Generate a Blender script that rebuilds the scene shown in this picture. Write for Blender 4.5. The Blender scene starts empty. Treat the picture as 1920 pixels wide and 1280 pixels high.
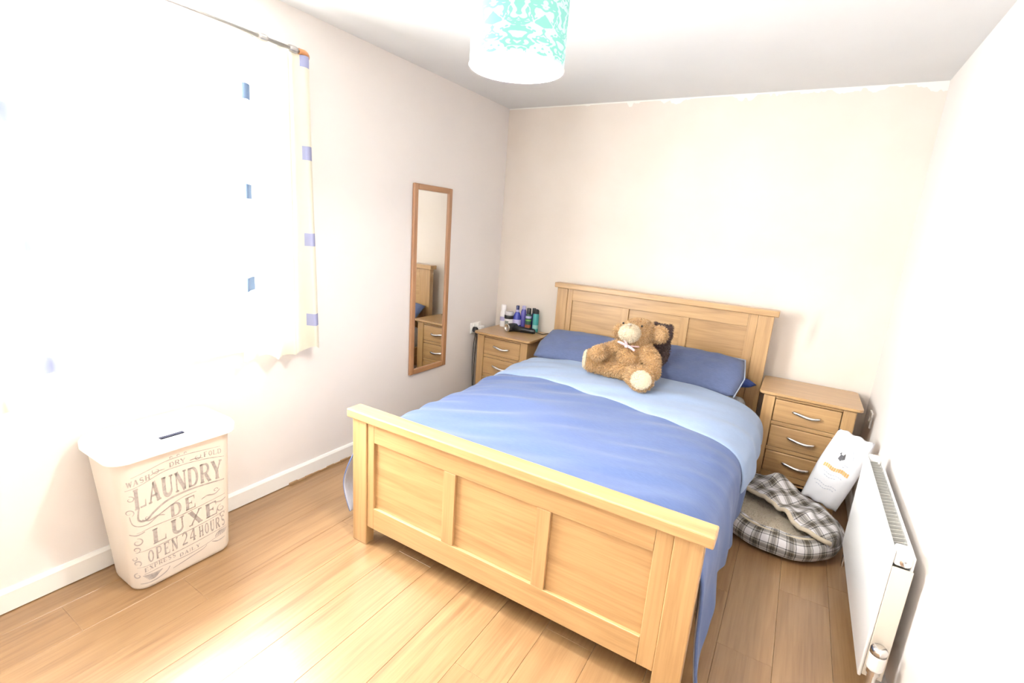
import bpy, bmesh, math, random
from mathutils import Vector, Matrix, noise
random.seed(7)
PI = math.pi
SC = bpy.context.scene
COL = SC.collection

# ------------------------------------------------------------------ camera, sky, light, exposure
cam_d = bpy.data.cameras.new('camera')
cam_d.sensor_width = 36.0
cam_d.lens = 912.214 / 1920 * 36.0
cam_d.clip_start = 0.02
cam = bpy.data.objects.new('camera', cam_d)
COL.objects.link(cam)
R = ((0.854892, -0.487320, -0.177986), (0.513712, 0.843080, 0.159109), (0.072519, -0.227455, 0.971085))
M = Matrix.Identity(4)
for i in range(3):
    M[i][0], M[i][1], M[i][2] = R[i][0], R[i][2], -R[i][1]
M[0][3], M[1][3], M[2][3] = 2.248, -3.574, 1.479
cam.matrix_world = M
SC.camera = cam

SC.view_settings.view_transform = 'Standard'
SC.view_settings.look = 'None'
SC.view_settings.gamma = 1.0
SC.view_settings.use_curve_mapping = False
SC.view_settings.exposure = 1.30
SC.cycles.use_denoising = True
SC.cycles.max_bounces = 10
SC.cycles.diffuse_bounces = 7
SC.cycles.transparent_max_bounces = 16
SC.cycles.sample_clamp_indirect = 8.0

world = bpy.data.worlds.new('sky')
SC.world = world
world.use_nodes = True
bg = world.node_tree.nodes['Background']
bg.inputs['Color'].default_value = (0.97, 0.99, 1.0, 1)
bg.inputs['Strength'].default_value = 33.0

W, H, YF = 2.73, 2.4, -4.35          # room: back wall at y = 0, left wall at x = 0
WY0, WY1, WZ0, WZ1 = -3.55, -2.19, 0.84, 2.10   # window opening in the left wall
LAMP = (1.492, -2.35)

pd = bpy.data.lights.new('window_portal', 'AREA')      # helps sample the sky through the opening
pd.shape = 'RECTANGLE'; pd.size = WY1 - WY0; pd.size_y = WZ1 - WZ0
pd.cycles.is_portal = True
po = bpy.data.objects.new('window_portal', pd); COL.objects.link(po)
po.matrix_world = Matrix.Translation((-0.14, (WY0 + WY1) / 2, (WZ0 + WZ1) / 2)) @ Matrix(((0, 0, -1, 0), (1, 0, 0, 0), (0, 1, 0, 0), (0, 0, 0, 1)))
BULB_W = 78.0


# ------------------------------------------------------------------ materials
def mat(name):
    m = bpy.data.materials.new(name); m.use_nodes = True
    nt = m.node_tree
    return m, nt, nt.nodes['Principled BSDF']


def plain(name, col, rough=0.5, metal=0.0, spec=0.5, coat=0.0, sheen=0.0):
    m, nt, b = mat(name)
    b.inputs['Base Color'].default_value = (*col, 1)
    b.inputs['Roughness'].default_value = rough
    b.inputs['Metallic'].default_value = metal
    b.inputs['Specular IOR Level'].default_value = spec
    b.inputs['Coat Weight'].default_value = coat
    b.inputs['Sheen Weight'].default_value = sheen
    return m


def N(nt, t, **kw):
    n = nt.nodes.new(t)
    for k, v in kw.items(): setattr(n, k, v)
    return n


def math_n(nt, op, a, b=None, c=None):
    n = N(nt, 'ShaderNodeMath', operation=op)
    for i, v in enumerate((a, b, c)):
        if v is None: continue
        if isinstance(v, (int, float)): n.inputs[i].default_value = v
        else: nt.links.new(v, n.inputs[i])
    return n.outputs[0]


def mix_c(nt, fac, a, b, blend='MIX'):
    n = N(nt, 'ShaderNodeMix', data_type='RGBA', blend_type=blend)
    for s, v in ((n.inputs[0], fac), (n.inputs[6], a), (n.inputs[7], b)):
        if isinstance(v, (int, float)): s.default_value = v
        elif isinstance(v, tuple): s.default_value = (*v, 1)
        else: nt.links.new(v, s)
    return n.outputs[2]


def ramp(nt, fac, stops, interp='LINEAR'):
    n = N(nt, 'ShaderNodeValToRGB'); n.color_ramp.interpolation = interp
    e = n.color_ramp.elements
    while len(e) < len(stops): e.new(0.5)
    for el, (p, c) in zip(e, stops):
        el.position = p; el.color = (*c, 1)
    nt.links.new(fac, n.inputs[0])
    return n.outputs[0]


def bump(nt, b, height, strength, dist=0.002):
    n = N(nt, 'ShaderNodeBump'); n.inputs['Strength'].default_value = strength; n.inputs['Distance'].default_value = dist
    nt.links.new(height, n.inputs['Height']); nt.links.new(n.outputs[0], b.inputs['Normal'])


def wood(name, light, mid, dark, axis, rough=0.42, knots=0.0, vary=0.0, coat=0.8):
    m, nt, b = mat(name)
    tc = N(nt, 'ShaderNodeTexCoord'); oi = N(nt, 'ShaderNodeObjectInfo')
    add = N(nt, 'ShaderNodeVectorMath', operation='ADD')
    sc = N(nt, 'ShaderNodeVectorMath', operation='SCALE')
    cx = N(nt, 'ShaderNodeCombineXYZ')
    for i in range(3): nt.links.new(oi.outputs['Random'], cx.inputs[i])
    nt.links.new(cx.outputs[0], sc.inputs[0]); sc.inputs['Scale'].default_value = 23.0
    nt.links.new(tc.outputs['Object'], add.inputs[0]); nt.links.new(sc.outputs[0], add.inputs[1])
    def grain(lo, hi, detail, dist):
        mp = N(nt, 'ShaderNodeMapping')
        s = [hi, hi, hi]; s[axis] = lo
        mp.inputs['Scale'].default_value = s
        nt.links.new(add.outputs[0], mp.inputs[0])
        n = N(nt, 'ShaderNodeTexNoise'); n.inputs['Scale'].default_value = 1; n.inputs['Detail'].default_value = detail
        n.inputs['Distortion'].default_value = dist
        nt.links.new(mp.outputs[0], n.inputs['Vector'])
        return n.outputs['Fac']
    g1 = grain(1.6, 24, 6, 1.2); g2 = grain(4.0, 130, 3, 0.3)
    c = ramp(nt, g1, [(0.25, dark), (0.48, mid), (0.72, light)])
    c = mix_c(nt, 0.28, c, ramp(nt, g2, [(0.35, dark), (0.6, light)]))
    if vary:
        f = math_n(nt, 'MULTIPLY', oi.outputs['Random'], vary)
        c = mix_c(nt, f, c, dark)
    nt.links.new(c, b.inputs['Base Color'])
    b.inputs['Roughness'].default_value = rough
    b.inputs['Coat Weight'].default_value = coat; b.inputs['Coat Roughness'].default_value = 0.36
    bump(nt, b, g2, 0.08, 0.001)
    return m


OAK_L, OAK_M, OAK_D = (0.46, 0.288, 0.128), (0.402, 0.24, 0.10), (0.29, 0.158, 0.058)
oak_x = wood('oak_grain_x', OAK_L, OAK_M, OAK_D, 0)
oak_y = wood('oak_grain_y', OAK_L, OAK_M, OAK_D, 1)
oak_z = wood('oak_grain_z', OAK_L, OAK_M, OAK_D, 2)
pine_z = wood('mirror_wood', (0.40, 0.21, 0.10), (0.33, 0.16, 0.07), (0.24, 0.10, 0.04), 2, 0.4)
pine_y = wood('mirror_wood_y', (0.40, 0.21, 0.10), (0.33, 0.16, 0.07), (0.24, 0.10, 0.04), 1, 0.4)
laminate = wood('laminate_floor', (0.335, 0.204, 0.095), (0.285, 0.160, 0.070), (0.180, 0.090, 0.034), 1, 0.33, vary=0.22)


def wall_mat(name, base, tint, patches=False):
    m, nt, b = mat(name)
    geo = N(nt, 'ShaderNodeNewGeometry')
    n1 = N(nt, 'ShaderNodeTexNoise'); n1.inputs['Scale'].default_value = 3.0; n1.inputs['Detail'].default_value = 5
    nt.links.new(geo.outputs['Position'], n1.inputs['Vector'])
    c = ramp(nt, n1.outputs['Fac'], [(0.3, base), (0.7, tint)])
    if patches:
        sep = N(nt, 'ShaderNodeSeparateXYZ'); nt.links.new(geo.outputs['Position'], sep.inputs[0])
        n2 = N(nt, 'ShaderNodeTexNoise'); n2.inputs['Scale'].default_value = 4.2; n2.inputs['Detail'].default_value = 4; n2.inputs['Roughness'].default_value = 0.6
        mp = N(nt, 'ShaderNodeMapping'); mp.inputs['Scale'].default_value = (1, 1, 0.6)
        nt.links.new(geo.outputs['Position'], mp.inputs[0]); nt.links.new(mp.outputs[0], n2.inputs['Vector'])
        band = math_n(nt, 'ADD', 0.009, math_n(nt, 'MULTIPLY', math_n(nt, 'MAXIMUM', math_n(nt, 'SUBTRACT', n2.outputs['Fac'], math_n(nt, 'SUBTRACT', 0.60, math_n(nt, 'MULTIPLY', sep.outputs['X'], 0.06))), 0.0), 0.30))
        mask = math_n(nt, 'GREATER_THAN', sep.outputs['Z'], math_n(nt, 'SUBTRACT', H, band))
        c = mix_c(nt, mask, c, (0.74, 0.74, 0.70))
        # soft-edged darker greyish streak beside the headboard
        dx = math_n(nt, 'SUBTRACT', sep.outputs['X'], math_n(nt, 'ADD', 2.355, math_n(nt, 'MULTIPLY', math_n(nt, 'SUBTRACT', sep.outputs['Z'], 0.86), 0.10)))
        fx = math_n(nt, 'SUBTRACT', 1.0, math_n(nt, 'MULTIPLY', math_n(nt, 'ABSOLUTE', dx), 26.0))
        fz = math_n(nt, 'SUBTRACT', 1.0, math_n(nt, 'MULTIPLY', math_n(nt, 'ABSOLUTE', math_n(nt, 'SUBTRACT', sep.outputs['Z'], 0.98)), 6.5))
        f = math_n(nt, 'MULTIPLY', math_n(nt, 'MAXIMUM', fx, 0.0), math_n(nt, 'MAXIMUM', fz, 0.0))
        c = mix_c(nt, math_n(nt, 'MULTIPLY', f, 0.7), c, (0.50, 0.40, 0.36))
    nt.links.new(c, b.inputs['Base Color'])
    b.inputs['Roughness'].default_value = 0.75
    n3 = N(nt, 'ShaderNodeTexNoise'); n3.inputs['Scale'].default_value = 160
    nt.links.new(geo.outputs['Position'], n3.inputs['Vector'])
    bump(nt, b, n3.outputs['Fac'], 0.08, 0.001)
    return m


wall_cream = wall_mat('cream_wall', (0.675, 0.64, 0.615), (0.695, 0.66, 0.635))
wall_back_m = wall_mat('cream_wall_patched', (0.65, 0.588, 0.525), (0.675, 0.62, 0.565), True)
ceil_m = wall_mat('ceiling_paint', (0.62, 0.63, 0.635), (0.64, 0.65, 0.655))
gloss_white = plain('white_gloss_paint', (0.72, 0.71, 0.68), 0.35)
upvc = plain('white_upvc', (0.82, 0.82, 0.82), 0.3)
white_plastic = plain('white_plastic', (0.78, 0.77, 0.75), 0.35)
black_plastic = plain('black_plastic', (0.012, 0.012, 0.014), 0.4)
chrome = plain('brushed_nickel', (0.72, 0.70, 0.68), 0.22, 1.0)
grey_metal = plain('grey_metal', (0.52, 0.50, 0.48), 0.35, 0.8)
copper = plain('copper_orange_finial', (0.48, 0.22, 0.09), 0.4)
rad_white = plain('radiator_enamel', (0.78, 0.78, 0.77), 0.3)
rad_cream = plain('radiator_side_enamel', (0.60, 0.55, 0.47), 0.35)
fin_grey = plain('radiator_grille', (0.42, 0.42, 0.40), 0.4)
chip_m = plain('bare_wood_edge', (0.30, 0.18, 0.09), 0.8)
dark_gap = plain('floor_underlay', (0.11, 0.055, 0.025), 0.9)


def glass_mat():
    m, nt, b = mat('window_glass')
    t = N(nt, 'ShaderNodeBsdfTransparent'); g = N(nt, 'ShaderNodeBsdfGlossy'); g.inputs['Roughness'].default_value = 0.02
    x = N(nt, 'ShaderNodeMixShader'); x.inputs[0].default_value = 0.06
    nt.links.new(t.outputs[0], x.inputs[1]); nt.links.new(g.outputs[0], x.inputs[2])
    nt.links.new(x.outputs[0], nt.nodes['Material Output'].inputs[0])
    return m


glass = glass_mat()
mirror_m = plain('mirror_silver', (0.86, 0.86, 0.84), 0.015, 1.0)


def cloth(name, col, col2=None, scale=900, rough=0.85, sheen=0.15, wr=0.0):
    m, nt, b = mat(name)
    tc = N(nt, 'ShaderNodeTexCoord')
    n = N(nt, 'ShaderNodeTexNoise'); n.inputs['Scale'].default_value = 40; n.inputs['Detail'].default_value = 6
    mp = N(nt, 'ShaderNodeMapping'); mp.inputs['Scale'].default_value = (1, 6, 1)
    nt.links.new(tc.outputs['Object'], mp.inputs[0]); nt.links.new(mp.outputs[0], n.inputs['Vector'])
    c = ramp(nt, n.outputs['Fac'], [(0.3, col2 or tuple(v * 0.86 for v in col)), (0.7, col)])
    nt.links.new(c, b.inputs['Base Color'])
    b.inputs['Roughness'].default_value = rough; b.inputs['Sheen Weight'].default_value = sheen
    b.inputs['Specular IOR Level'].default_value = 0.25
    bump(nt, b, n.outputs['Fac'], 0.25, 0.002)
    return m


duvet_m = cloth('duvet_blue', (0.078, 0.118, 0.255), (0.066, 0.102, 0.225))
fold_m = cloth('duvet_pale_blue', (0.23, 0.30, 0.44), (0.21, 0.28, 0.41))
lining_m = cloth('duvet_lining', (0.45, 0.47, 0.55))
pillow_m = cloth('pillow_blue', (0.098, 0.128, 0.245), (0.084, 0.112, 0.215))
pillow_edge_m = cloth('pillow_piping', (0.30, 0.34, 0.44))
navy_m = cloth('pillow_navy', (0.03, 0.055, 0.20))
mattress_m = cloth('mattress_ticking', (0.6, 0.6, 0.6))
fleece_m = cloth('cream_fleece', (0.52, 0.46, 0.36), (0.44, 0.38, 0.29))
fleece_trim_m = cloth('cream_trim', (0.56, 0.49, 0.37))
bag_m = plain('white_sack', (0.74, 0.76, 0.80), 0.35)


def curtain_mat():
    m, nt, b = mat('curtain_cotton')
    tc = N(nt, 'ShaderNodeTexCoord'); sep = N(nt, 'ShaderNodeSeparateXYZ'); nt.links.new(tc.outputs['UV'], sep.inputs[0])
    u, v = sep.outputs[0], sep.outputs[1]
    def squares(u0, v0, ucol):
        fu = math_n(nt, 'FRACT', math_n(nt, 'DIVIDE', math_n(nt, 'SUBTRACT', u, u0), 0.58))
        fv = math_n(nt, 'FRACT', math_n(nt, 'DIVIDE', math_n(nt, 'SUBTRACT', v, v0), 0.408))
        a = math_n(nt, 'LESS_THAN', fu, 0.115); c = math_n(nt, 'LESS_THAN', fv, 0.155)
        return math_n(nt, 'MULTIPLY', a, c)
    m1 = squares(-1.985 + 5.8, 2.13 - 4.08, None); m2 = squares(-2.287 + 5.8, 1.925 - 4.08, None)
    c = mix_c(nt, m1, (0.72, 0.70, 0.60), (0.46, 0.49, 0.74))
    c = mix_c(nt, m2, c, (0.20, 0.28, 0.40))
    nt.links.new(c, b.inputs['Base Color']); b.inputs['Roughness'].default_value = 0.9; b.inputs['Specular IOR Level'].default_value = 0.1
    # the dyed squares let far less daylight through than the plain cotton
    ct = mix_c(nt, math_n(nt, 'MAXIMUM', m1, m2), (0.72, 0.70, 0.60), (0.004, 0.006, 0.012))
    t = N(nt, 'ShaderNodeBsdfTranslucent'); nt.links.new(ct, t.inputs[0])
    x = N(nt, 'ShaderNodeMixShader'); x.inputs[0].default_value = 0.38
    nt.links.new(b.outputs[0], x.inputs[1]); nt.links.new(t.outputs[0], x.inputs[2])
    nt.links.new(x.outputs[0], nt.nodes['Material Output'].inputs[0])
    return m


def shade_mat():
    m, nt, b = mat('teal_damask_shade')
    tc = N(nt, 'ShaderNodeTexCoord'); sep = N(nt, 'ShaderNodeSeparateXYZ'); nt.links.new(tc.outputs['UV'], sep.inputs[0])
    u, v = sep.outputs[0], sep.outputs[1]
    # damask: mirrored scrolls from distorted rings on a half-drop lattice
    fu = math_n(nt, 'PINGPONG', math_n(nt, 'MULTIPLY', u, 12.0), 1.0)
    fv = math_n(nt, 'MULTIPLY', v, 5.0)
    cx = N(nt, 'ShaderNodeCombineXYZ'); nt.links.new(fu, cx.inputs[0]); nt.links.new(fv, cx.inputs[1])
    n = N(nt, 'ShaderNodeTexNoise'); n.inputs['Scale'].default_value = 2.4; n.inputs['Detail'].default_value = 0.6; n.inputs['Distortion'].default_value = 1.8
    nt.links.new(cx.outputs[0], n.inputs['Vector'])
    thr = math_n(nt, 'GREATER_THAN', n.outputs['Fac'], math_n(nt, 'ADD', 0.42, math_n(nt, 'MULTIPLY', v, 0.22)))
    c = mix_c(nt, thr, (0.22, 0.52, 0.49), (0.48, 0.66, 0.64))
    nt.links.new(c, b.inputs['Base Color']); b.inputs['Roughness'].default_value = 0.8
    t = N(nt, 'ShaderNodeBsdfTranslucent'); nt.links.new(c, t.inputs[0])
    x = N(nt, 'ShaderNodeMixShader'); x.inputs[0].default_value = 0.30
    nt.links.new(b.outputs[0], x.inputs[1]); nt.links.new(t.outputs[0], x.inputs[2])
    nt.links.new(x.outputs[0], nt.nodes['Material Output'].inputs[0])
    return m


def tartan_mat():
    m, nt, b = mat('grey_tartan')
    tc = N(nt, 'ShaderNodeTexCoord'); sep = N(nt, 'ShaderNodeSeparateXYZ'); nt.links.new(tc.outputs['UV'], sep.inputs[0])
    G0, G1, G2, G3 = (0.50, 0.48, 0.46), (0.22, 0.195, 0.155), (0.025, 0.024, 0.027), (0.74, 0.73, 0.74)
    stops = [(0.0, G3), (0.28, G2), (0.32, G0), (0.42, G1), (0.50, G2), (0.545, G1), (0.60, G2), (0.64, G1), (0.72, G0), (0.80, G2), (0.84, G3)]
    def st(v):
        return ramp(nt, math_n(nt, 'FRACT', math_n(nt, 'DIVIDE', v, 0.080)), stops, 'CONSTANT')
    c = mix_c(nt, 0.5, st(sep.outputs[0]), st(sep.outputs[1]))
    c = mix_c(nt, 0.55, c, mix_c(nt, 1.0, st(sep.outputs[0]), st(sep.outputs[1]), 'MULTIPLY'))
    nt.links.new(c, b.inputs['Base Color']); b.inputs['Roughness'].default_value = 0.95; b.inputs['Sheen Weight'].default_value = 0.2
    b.inputs['Specular IOR Level'].default_value = 0.1
    n = N(nt, 'ShaderNodeTexNoise'); n.inputs['Scale'].default_value = 220; nt.links.new(tc.outputs['Object'], n.inputs['Vector'])
    bump(nt, b, n.outputs['Fac'], 0.4, 0.002)
    return m


curtain_m, shade_m, tartan_m = curtain_mat(), shade_mat(), tartan_mat()


# ------------------------------------------------------------------ mesh helpers
class MB:
    def __init__(s): s.v = []; s.f = []; s.uv = {}; s.mi = []
    def quad_grid(s, P, nu, nv, closed_u=False, uv=None, mi=0):
        o = len(s.v); s.v += [tuple(p) for p in P]
        for j in range(nv - 1):
            for i in range(nu if closed_u else nu - 1):
                a = o + j * nu + i; b = o + j * nu + (i + 1) % nu
                s.f.append((a, b, b + nu, a + nu)); s.mi.append(mi)
        if uv:
            for k, q in enumerate(uv): s.uv[o + k] = q
        return s
    def box(s, x0, x1, y0, y1, z0, z1):
        o = len(s.v)
        s.v += [(x, y, z) for z in (z0, z1) for y in (y0, y1) for x in (x0, x1)]
        for q in ((0, 2, 3, 1), (4, 5, 7, 6), (0, 1, 5, 4), (2, 6, 7, 3), (0, 4, 6, 2), (1, 3, 7, 5)):
            s.f.append(tuple(o + i for i in q)); s.mi.append(0)
        return s
    def lathe(s, prof, c=(0, 0, 0), n=24, axis=Vector((0, 0, 1)), cap=True):
        q = Vector((0, 0, 1)).rotation_difference(Vector(axis).normalized())
        o = len(s.v); c = Vector(c)
        for r, z in prof:
            for i in range(n):
                a = 2 * PI * i / n
                s.v.append(tuple(c + q @ Vector((r * math.cos(a), r * math.sin(a), z))))
        for j in range(len(prof) - 1):
            for i in range(n):
                a = o + j * n + i; b = o + j * n + (i + 1) % n
                s.f.append((a, b, b + n, a + n)); s.mi.append(0)
        if cap:
            s.f.append(tuple(o + i for i in reversed(range(n)))); s.mi.append(0)
            e = o + (len(prof) - 1) * n
            s.f.append(tuple(e + i for i in range(n))); s.mi.append(0)
        return s
    def tube(s, pts, r, n=10, cap=True):
        pts = [Vector(p) for p in pts]
        rs = r if isinstance(r, (list, tuple)) else [r] * len(pts)
        o = len(s.v); up = None
        for k, p in enumerate(pts):
            t = (pts[min(k + 1, len(pts) - 1)] - pts[max(k - 1, 0)]).normalized()
            if up is None:
                up = Vector((0, 0, 1)) if abs(t.z) < 0.9 else Vector((1, 0, 0))
            a = t.cross(up).normalized(); bb = a.cross(t).normalized(); up = bb
            for i in range(n):
                th = 2 * PI * i / n
                s.v.append(tuple(p + a * (rs[k] * math.cos(th)) + bb * (rs[k] * math.sin(th))))
        for j in range(len(pts) - 1):
            for i in range(n):
                a = o + j * n + i; b = o + j * n + (i + 1) % n
                s.f.append((a, a + n, b + n, b)); s.mi.append(0)
        if cap:
            s.f.append(tuple(o + i for i in range(n))); s.mi.append(0)
            e = o + (len(pts) - 1) * n
            s.f.append(tuple(e + i for i in reversed(range(n)))); s.mi.append(0)
        return s
    def prism(s, poly, z0, z1, plane='xy'):
        def P(a, b, c): return {'xy': (a, b, c), 'yz': (c, a, b), 'xz': (a, c, b)}[plane]
        o = len(s.v); n = len(poly)
        s.v += [P(a, b, z0) for a, b in poly] + [P(a, b, z1) for a, b in poly]
        for i in range(n):
            j = (i + 1) % n
            s.f.append((o + i, o + j, o + n + j, o + n + i)); s.mi.append(0)
        s.f.append(tuple(o + i for i in reversed(range(n)))); s.f.append(tuple(o + n + i for i in range(n))); s.mi += [0, 0]
        return s
    def ellipsoid(s, c, r, nu=20, nv=14, rot=None):
        o = len(s.v); c = Vector(c)
        for j in range(nv + 1):
            ph = PI * j / nv
            for i in range(nu):
                th = 2 * PI * i / nu
                p = Vector((r[0] * math.sin(ph) * math.cos(th), r[1] * math.sin(ph) * math.sin(th), r[2] * math.cos(ph)))
                if rot is not None: p = rot @ p
                s.v.append(tuple(c + p))
        for j in range(nv):
            for i in range(nu):
                a = o + j * nu + i; b = o + j * nu + (i + 1) % nu
                s.f.append((a, a + nu, b + nu, b)); s.mi.append(0)
        return s
    def mesh(s, name, off=(0, 0, 0)):
        me = bpy.data.meshes.new(name)
        me.from_pydata([(a - off[0], b - off[1], c - off[2]) for a, b, c in s.v], [], s.f)
        if any(s.mi):
            me.polygons.foreach_set('material_index', s.mi)
        if s.uv:
            l = me.uv_layers.new(name='UVMap')
            for lp in me.loops:
                l.data[lp.index].uv = s.uv.get(lp.vertex_index, (0, 0))
        bm = bmesh.new(); bm.from_mesh(me)
        bmesh.ops.remove_doubles(bm, verts=bm.verts, dist=1e-6)
        bmesh.ops.recalc_face_normals(bm, faces=bm.faces)
        bm.to_mesh(me); bm.free()
        return me


def obj(name, mb, m, parent=None, bevel=0.0, smooth=False, segs=2):
    me = mb.mesh(name, parent['_base'] if parent is not None and '_base' in parent else (0, 0, 0)) if isinstance(mb, MB) else mb
    for q in (m if isinstance(m, (list, tuple)) else [m]): me.materials.append(q)
    o = bpy.data.objects.new(name, me); COL.objects.link(o)
    if parent is not None:
        o.parent = parent
        if '_base' in parent: o['_base'] = (0, 0, 0) if parent.type != 'EMPTY' else parent['_base']
        if parent.type == 'MESH': o['_base'] = parent['_base'] if '_base' in parent else (0, 0, 0)
        elif parent.type == 'EMPTY': o['_base'] = parent['_base']
    if smooth:
        me.polygons.foreach_set('use_smooth', [True] * len(me.polygons))
    if bevel:
        b = o.modifiers.new('bevel', 'BEVEL'); b.width = bevel; b.segments = segs; b.limit_method = 'ANGLE'; b.angle_limit = math.radians(40)
    return o


def tag(o, label, cat, group=None):
    o['label'] = label; o['category'] = cat
    if group: o['group'] = group
    return o


def thing(name, label, cat, base=(0, 0, 0), rotz=0.0, group=None):
    o = bpy.data.objects.new(name, None); COL.objects.link(o)
    o.empty_display_size = 0.05
    o.location = base; o.rotation_euler = (0, 0, rotz)
    o['_base'] = base
    return tag(o, label, cat, group)


def struct(name, mb, m, bevel=0.0):
    o = obj(name, mb, m, None, bevel); o['kind'] = 'structure'
    return o


def copy_tree(o, parent=None):
    c = o.copy(); COL.objects.link(c)
    if parent is not None: c.parent = parent
    for ch in [q for q in bpy.data.objects if q.parent is o]: copy_tree(ch, c)
    return c


def smoothpath(pts, n=8):
    """Catmull-Rom through the points"""
    out = []
    P = [pts[0]] + list(pts) + [pts[-1]]
    for i in range(1, len(P) - 2):
        p0, p1, p2, p3 = (Vector(P[i + k]) for k in (-1, 0, 1, 2))
        for k in range(n):
            t = k / n
            out.append(0.5 * ((2 * p1) + (p2 - p0) * t + (2 * p0 - 5 * p1 + 4 * p2 - p3) * t * t + (3 * p1 - p0 - 3 * p2 + p3) * t ** 3))
    out.append(Vector(pts[-1]))
    return out


def realize(o):
    """mesh of the object with its modifiers applied"""
    bpy.context.view_layer.update()
    dg = bpy.context.evaluated_depsgraph_get()
    return bpy.data.meshes.new_from_object(o.evaluated_get(dg))


# ------------------------------------------------------------------ the setting
fl = struct('floor', MB().box(-0.05, W + 0.05, YF - 0.05, 0.05, -0.06, -0.010), dark_gap)
PW, GAP = 0.19, 0.0007
col_i = 0
x = 0.125 - PW
while x < W:
    x0, x1 = max(x, 0.0), min(x + PW, W)
    y = YF - random.choice((0.0, 0.32, 0.64, 0.96, 0.15, 0.8))
    while y < 0:
        y0, y1 = max(y, YF), min(y + 1.28, 0.0)
        if y1 - y0 > 0.02 and x1 - x0 > 0.01:
            m_ = MB().box(x0 + GAP / 2, x1 - GAP / 2, y0 + 0.0001, y1 - 0.0001, -0.010, random.uniform(-0.0003, 0.0))
            obj('plank', m_, laminate, fl, bevel=0.0008, segs=1)
        y += 1.28
    x += PW

T = 0.16
wl = MB()
wl.box(-T, 0, YF, WY0, 0, H); wl.box(-T, 0, WY1, 0, 0, H); wl.box(-T, 0, WY0, WY1, 0, WZ0); wl.box(-T, 0, WY0, WY1, WZ1, H)
struct('wall_left', wl, wall_cream)
struct('wall_back', MB().box(-T, W + T, 0, T, 0, H), wall_back_m)
struct('wall_right', MB().box(W, W + T, YF, 0, 0, H), wall_cream)
struct('wall_front', MB().box(-T, W + T, YF - T, YF, 0, H), wall_cream)
struct('ceiling', MB().box(-T, W + T, YF - T, T, H, H + 0.12), ceil_m)


def skirting(name, prof_fn):
    return struct(name, prof_fn, gloss_white, 0.0)


sk = [(0, 0.004), (0.016, 0.004), (0.016, 0.078), (0.009, 0.090), (0, 0.090)]
struct('baseboard_left', MB().prism([(a, b) for a, b in sk], YF, -0.0, 'xz'), gloss_white)
struct('baseboard_right', MB().prism([(W - a, b) for a, b in sk], YF, -0.0, 'xz'), gloss_white)
struct('baseboard_back', MB().prism([(-a, b) for a, b in sk], 0.016, W - 0.016, 'yz'), gloss_white)
# bare, chipped wood bead along the floor by the bed
chip = MB()
for k in range(22):
    ya = -2.06 + k * 0.05
    w_ = 0.006 + 0.010 * random.random()
    chip.box(0.016, 0.016 + w_, ya, ya + 0.0505, 0.0, 0.008 + 0.006 * random.random())
struct('trim_1', chip, chip_m)

# window
wf = MB()
fx0, fx1 = -0.145, -0.085
b_ = 0.05
wf.box(fx0, fx1, WY0, WY0 + b_, WZ0, WZ1); wf.box(fx0, fx1, WY1 - b_, WY1, WZ0, WZ1)
wf.box(fx0, fx1, WY0 + b_, WY1 - b_, WZ0, WZ0 + b_); wf.box(fx0, fx1, WY0 + b_, WY1 - b_, WZ1 - b_, WZ1)
ym = (WY0 + WY1) / 2
wf.box(fx0, fx1, ym - 0.025, ym + 0.025, WZ0 + b_, WZ1 - b_)
win = struct('window_1', wf, upvc, 0.004)
for a, c in ((WY0 + b_, ym - 0.025), (ym + 0.025, WY1 - b_)):
    obj('pane', MB().box(-0.118, -0.112, a, c, WZ0 + b_, WZ1 - b_), glass, win)
obj('sill', MB().box(-0.085, 0.045, WY0 - 0.03, WY1 + 0.03, WZ0 - 0.028, WZ0 + 0.001), gloss_white, win, bevel=0.006)

# ------------------------------------------------------------------ bed
bed = thing('double_bed', 'oak panelled double bed with matching headboard and footboard in the room middle', 'bed', (1.398, -1.17, 0))


def panel_end(name, y0, y1, zcap0, zcap1, cap_y0, cap_y1, ztop_rail, zpan1, zpan0, zbot, dy_front):
    """posts, rails, muntins and three panels between x .64 and 2.145; the show face is at y0"""
    px = ((0.648, 0.735), (2.055, 2.143))
    f = MB()
    fy0, fy1 = y0 + 0.006, y1 - 0.014
    f.box(0.7755, 1.9995, fy0, fy1, zpan1, ztop_rail)
    h = obj(name, f, oak_x, bed, bevel=0.002)                     # its own mesh is the top rail
    for a, c in ((0.7355, 0.775), (2.000, 2.0545)):
        obj('stile', MB().box(a, c, fy0, fy1, zbot, ztop_rail), oak_z, h, bevel=0.002)
    for a, c in px:
        obj('post', MB().box(a, c, y0, y1, 0, zcap0), oak_z, h, bevel=0.004)
    obj('bottom_rail', MB().box(0.7755, 1.9995, fy0, fy1, zbot, zpan0), oak_x, h, bevel=0.002)
    for a, c in ((1.163, 1.222), (1.586, 1.640)):
        obj('muntin', MB().box(a, c, fy0, fy1, zpan0 + 0.0005, zpan1 - 0.0005), oak_z, h, bevel=0.002)
    for a, c in ((0.7755, 1.1625), (1.2225, 1.5855), (1.6405, 1.9995)):
        obj('panel', MB().box(a, c, fy0 + 0.013, fy1 - 0.008, zpan0 + 0.0005, zpan1 - 0.0005), oak_x, h)
    obj('cap_rail', MB().box(0.628, 2.168, cap_y0, cap_y1, zcap0, zcap1), oak_x, h, bevel=0.005)
    return h


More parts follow.
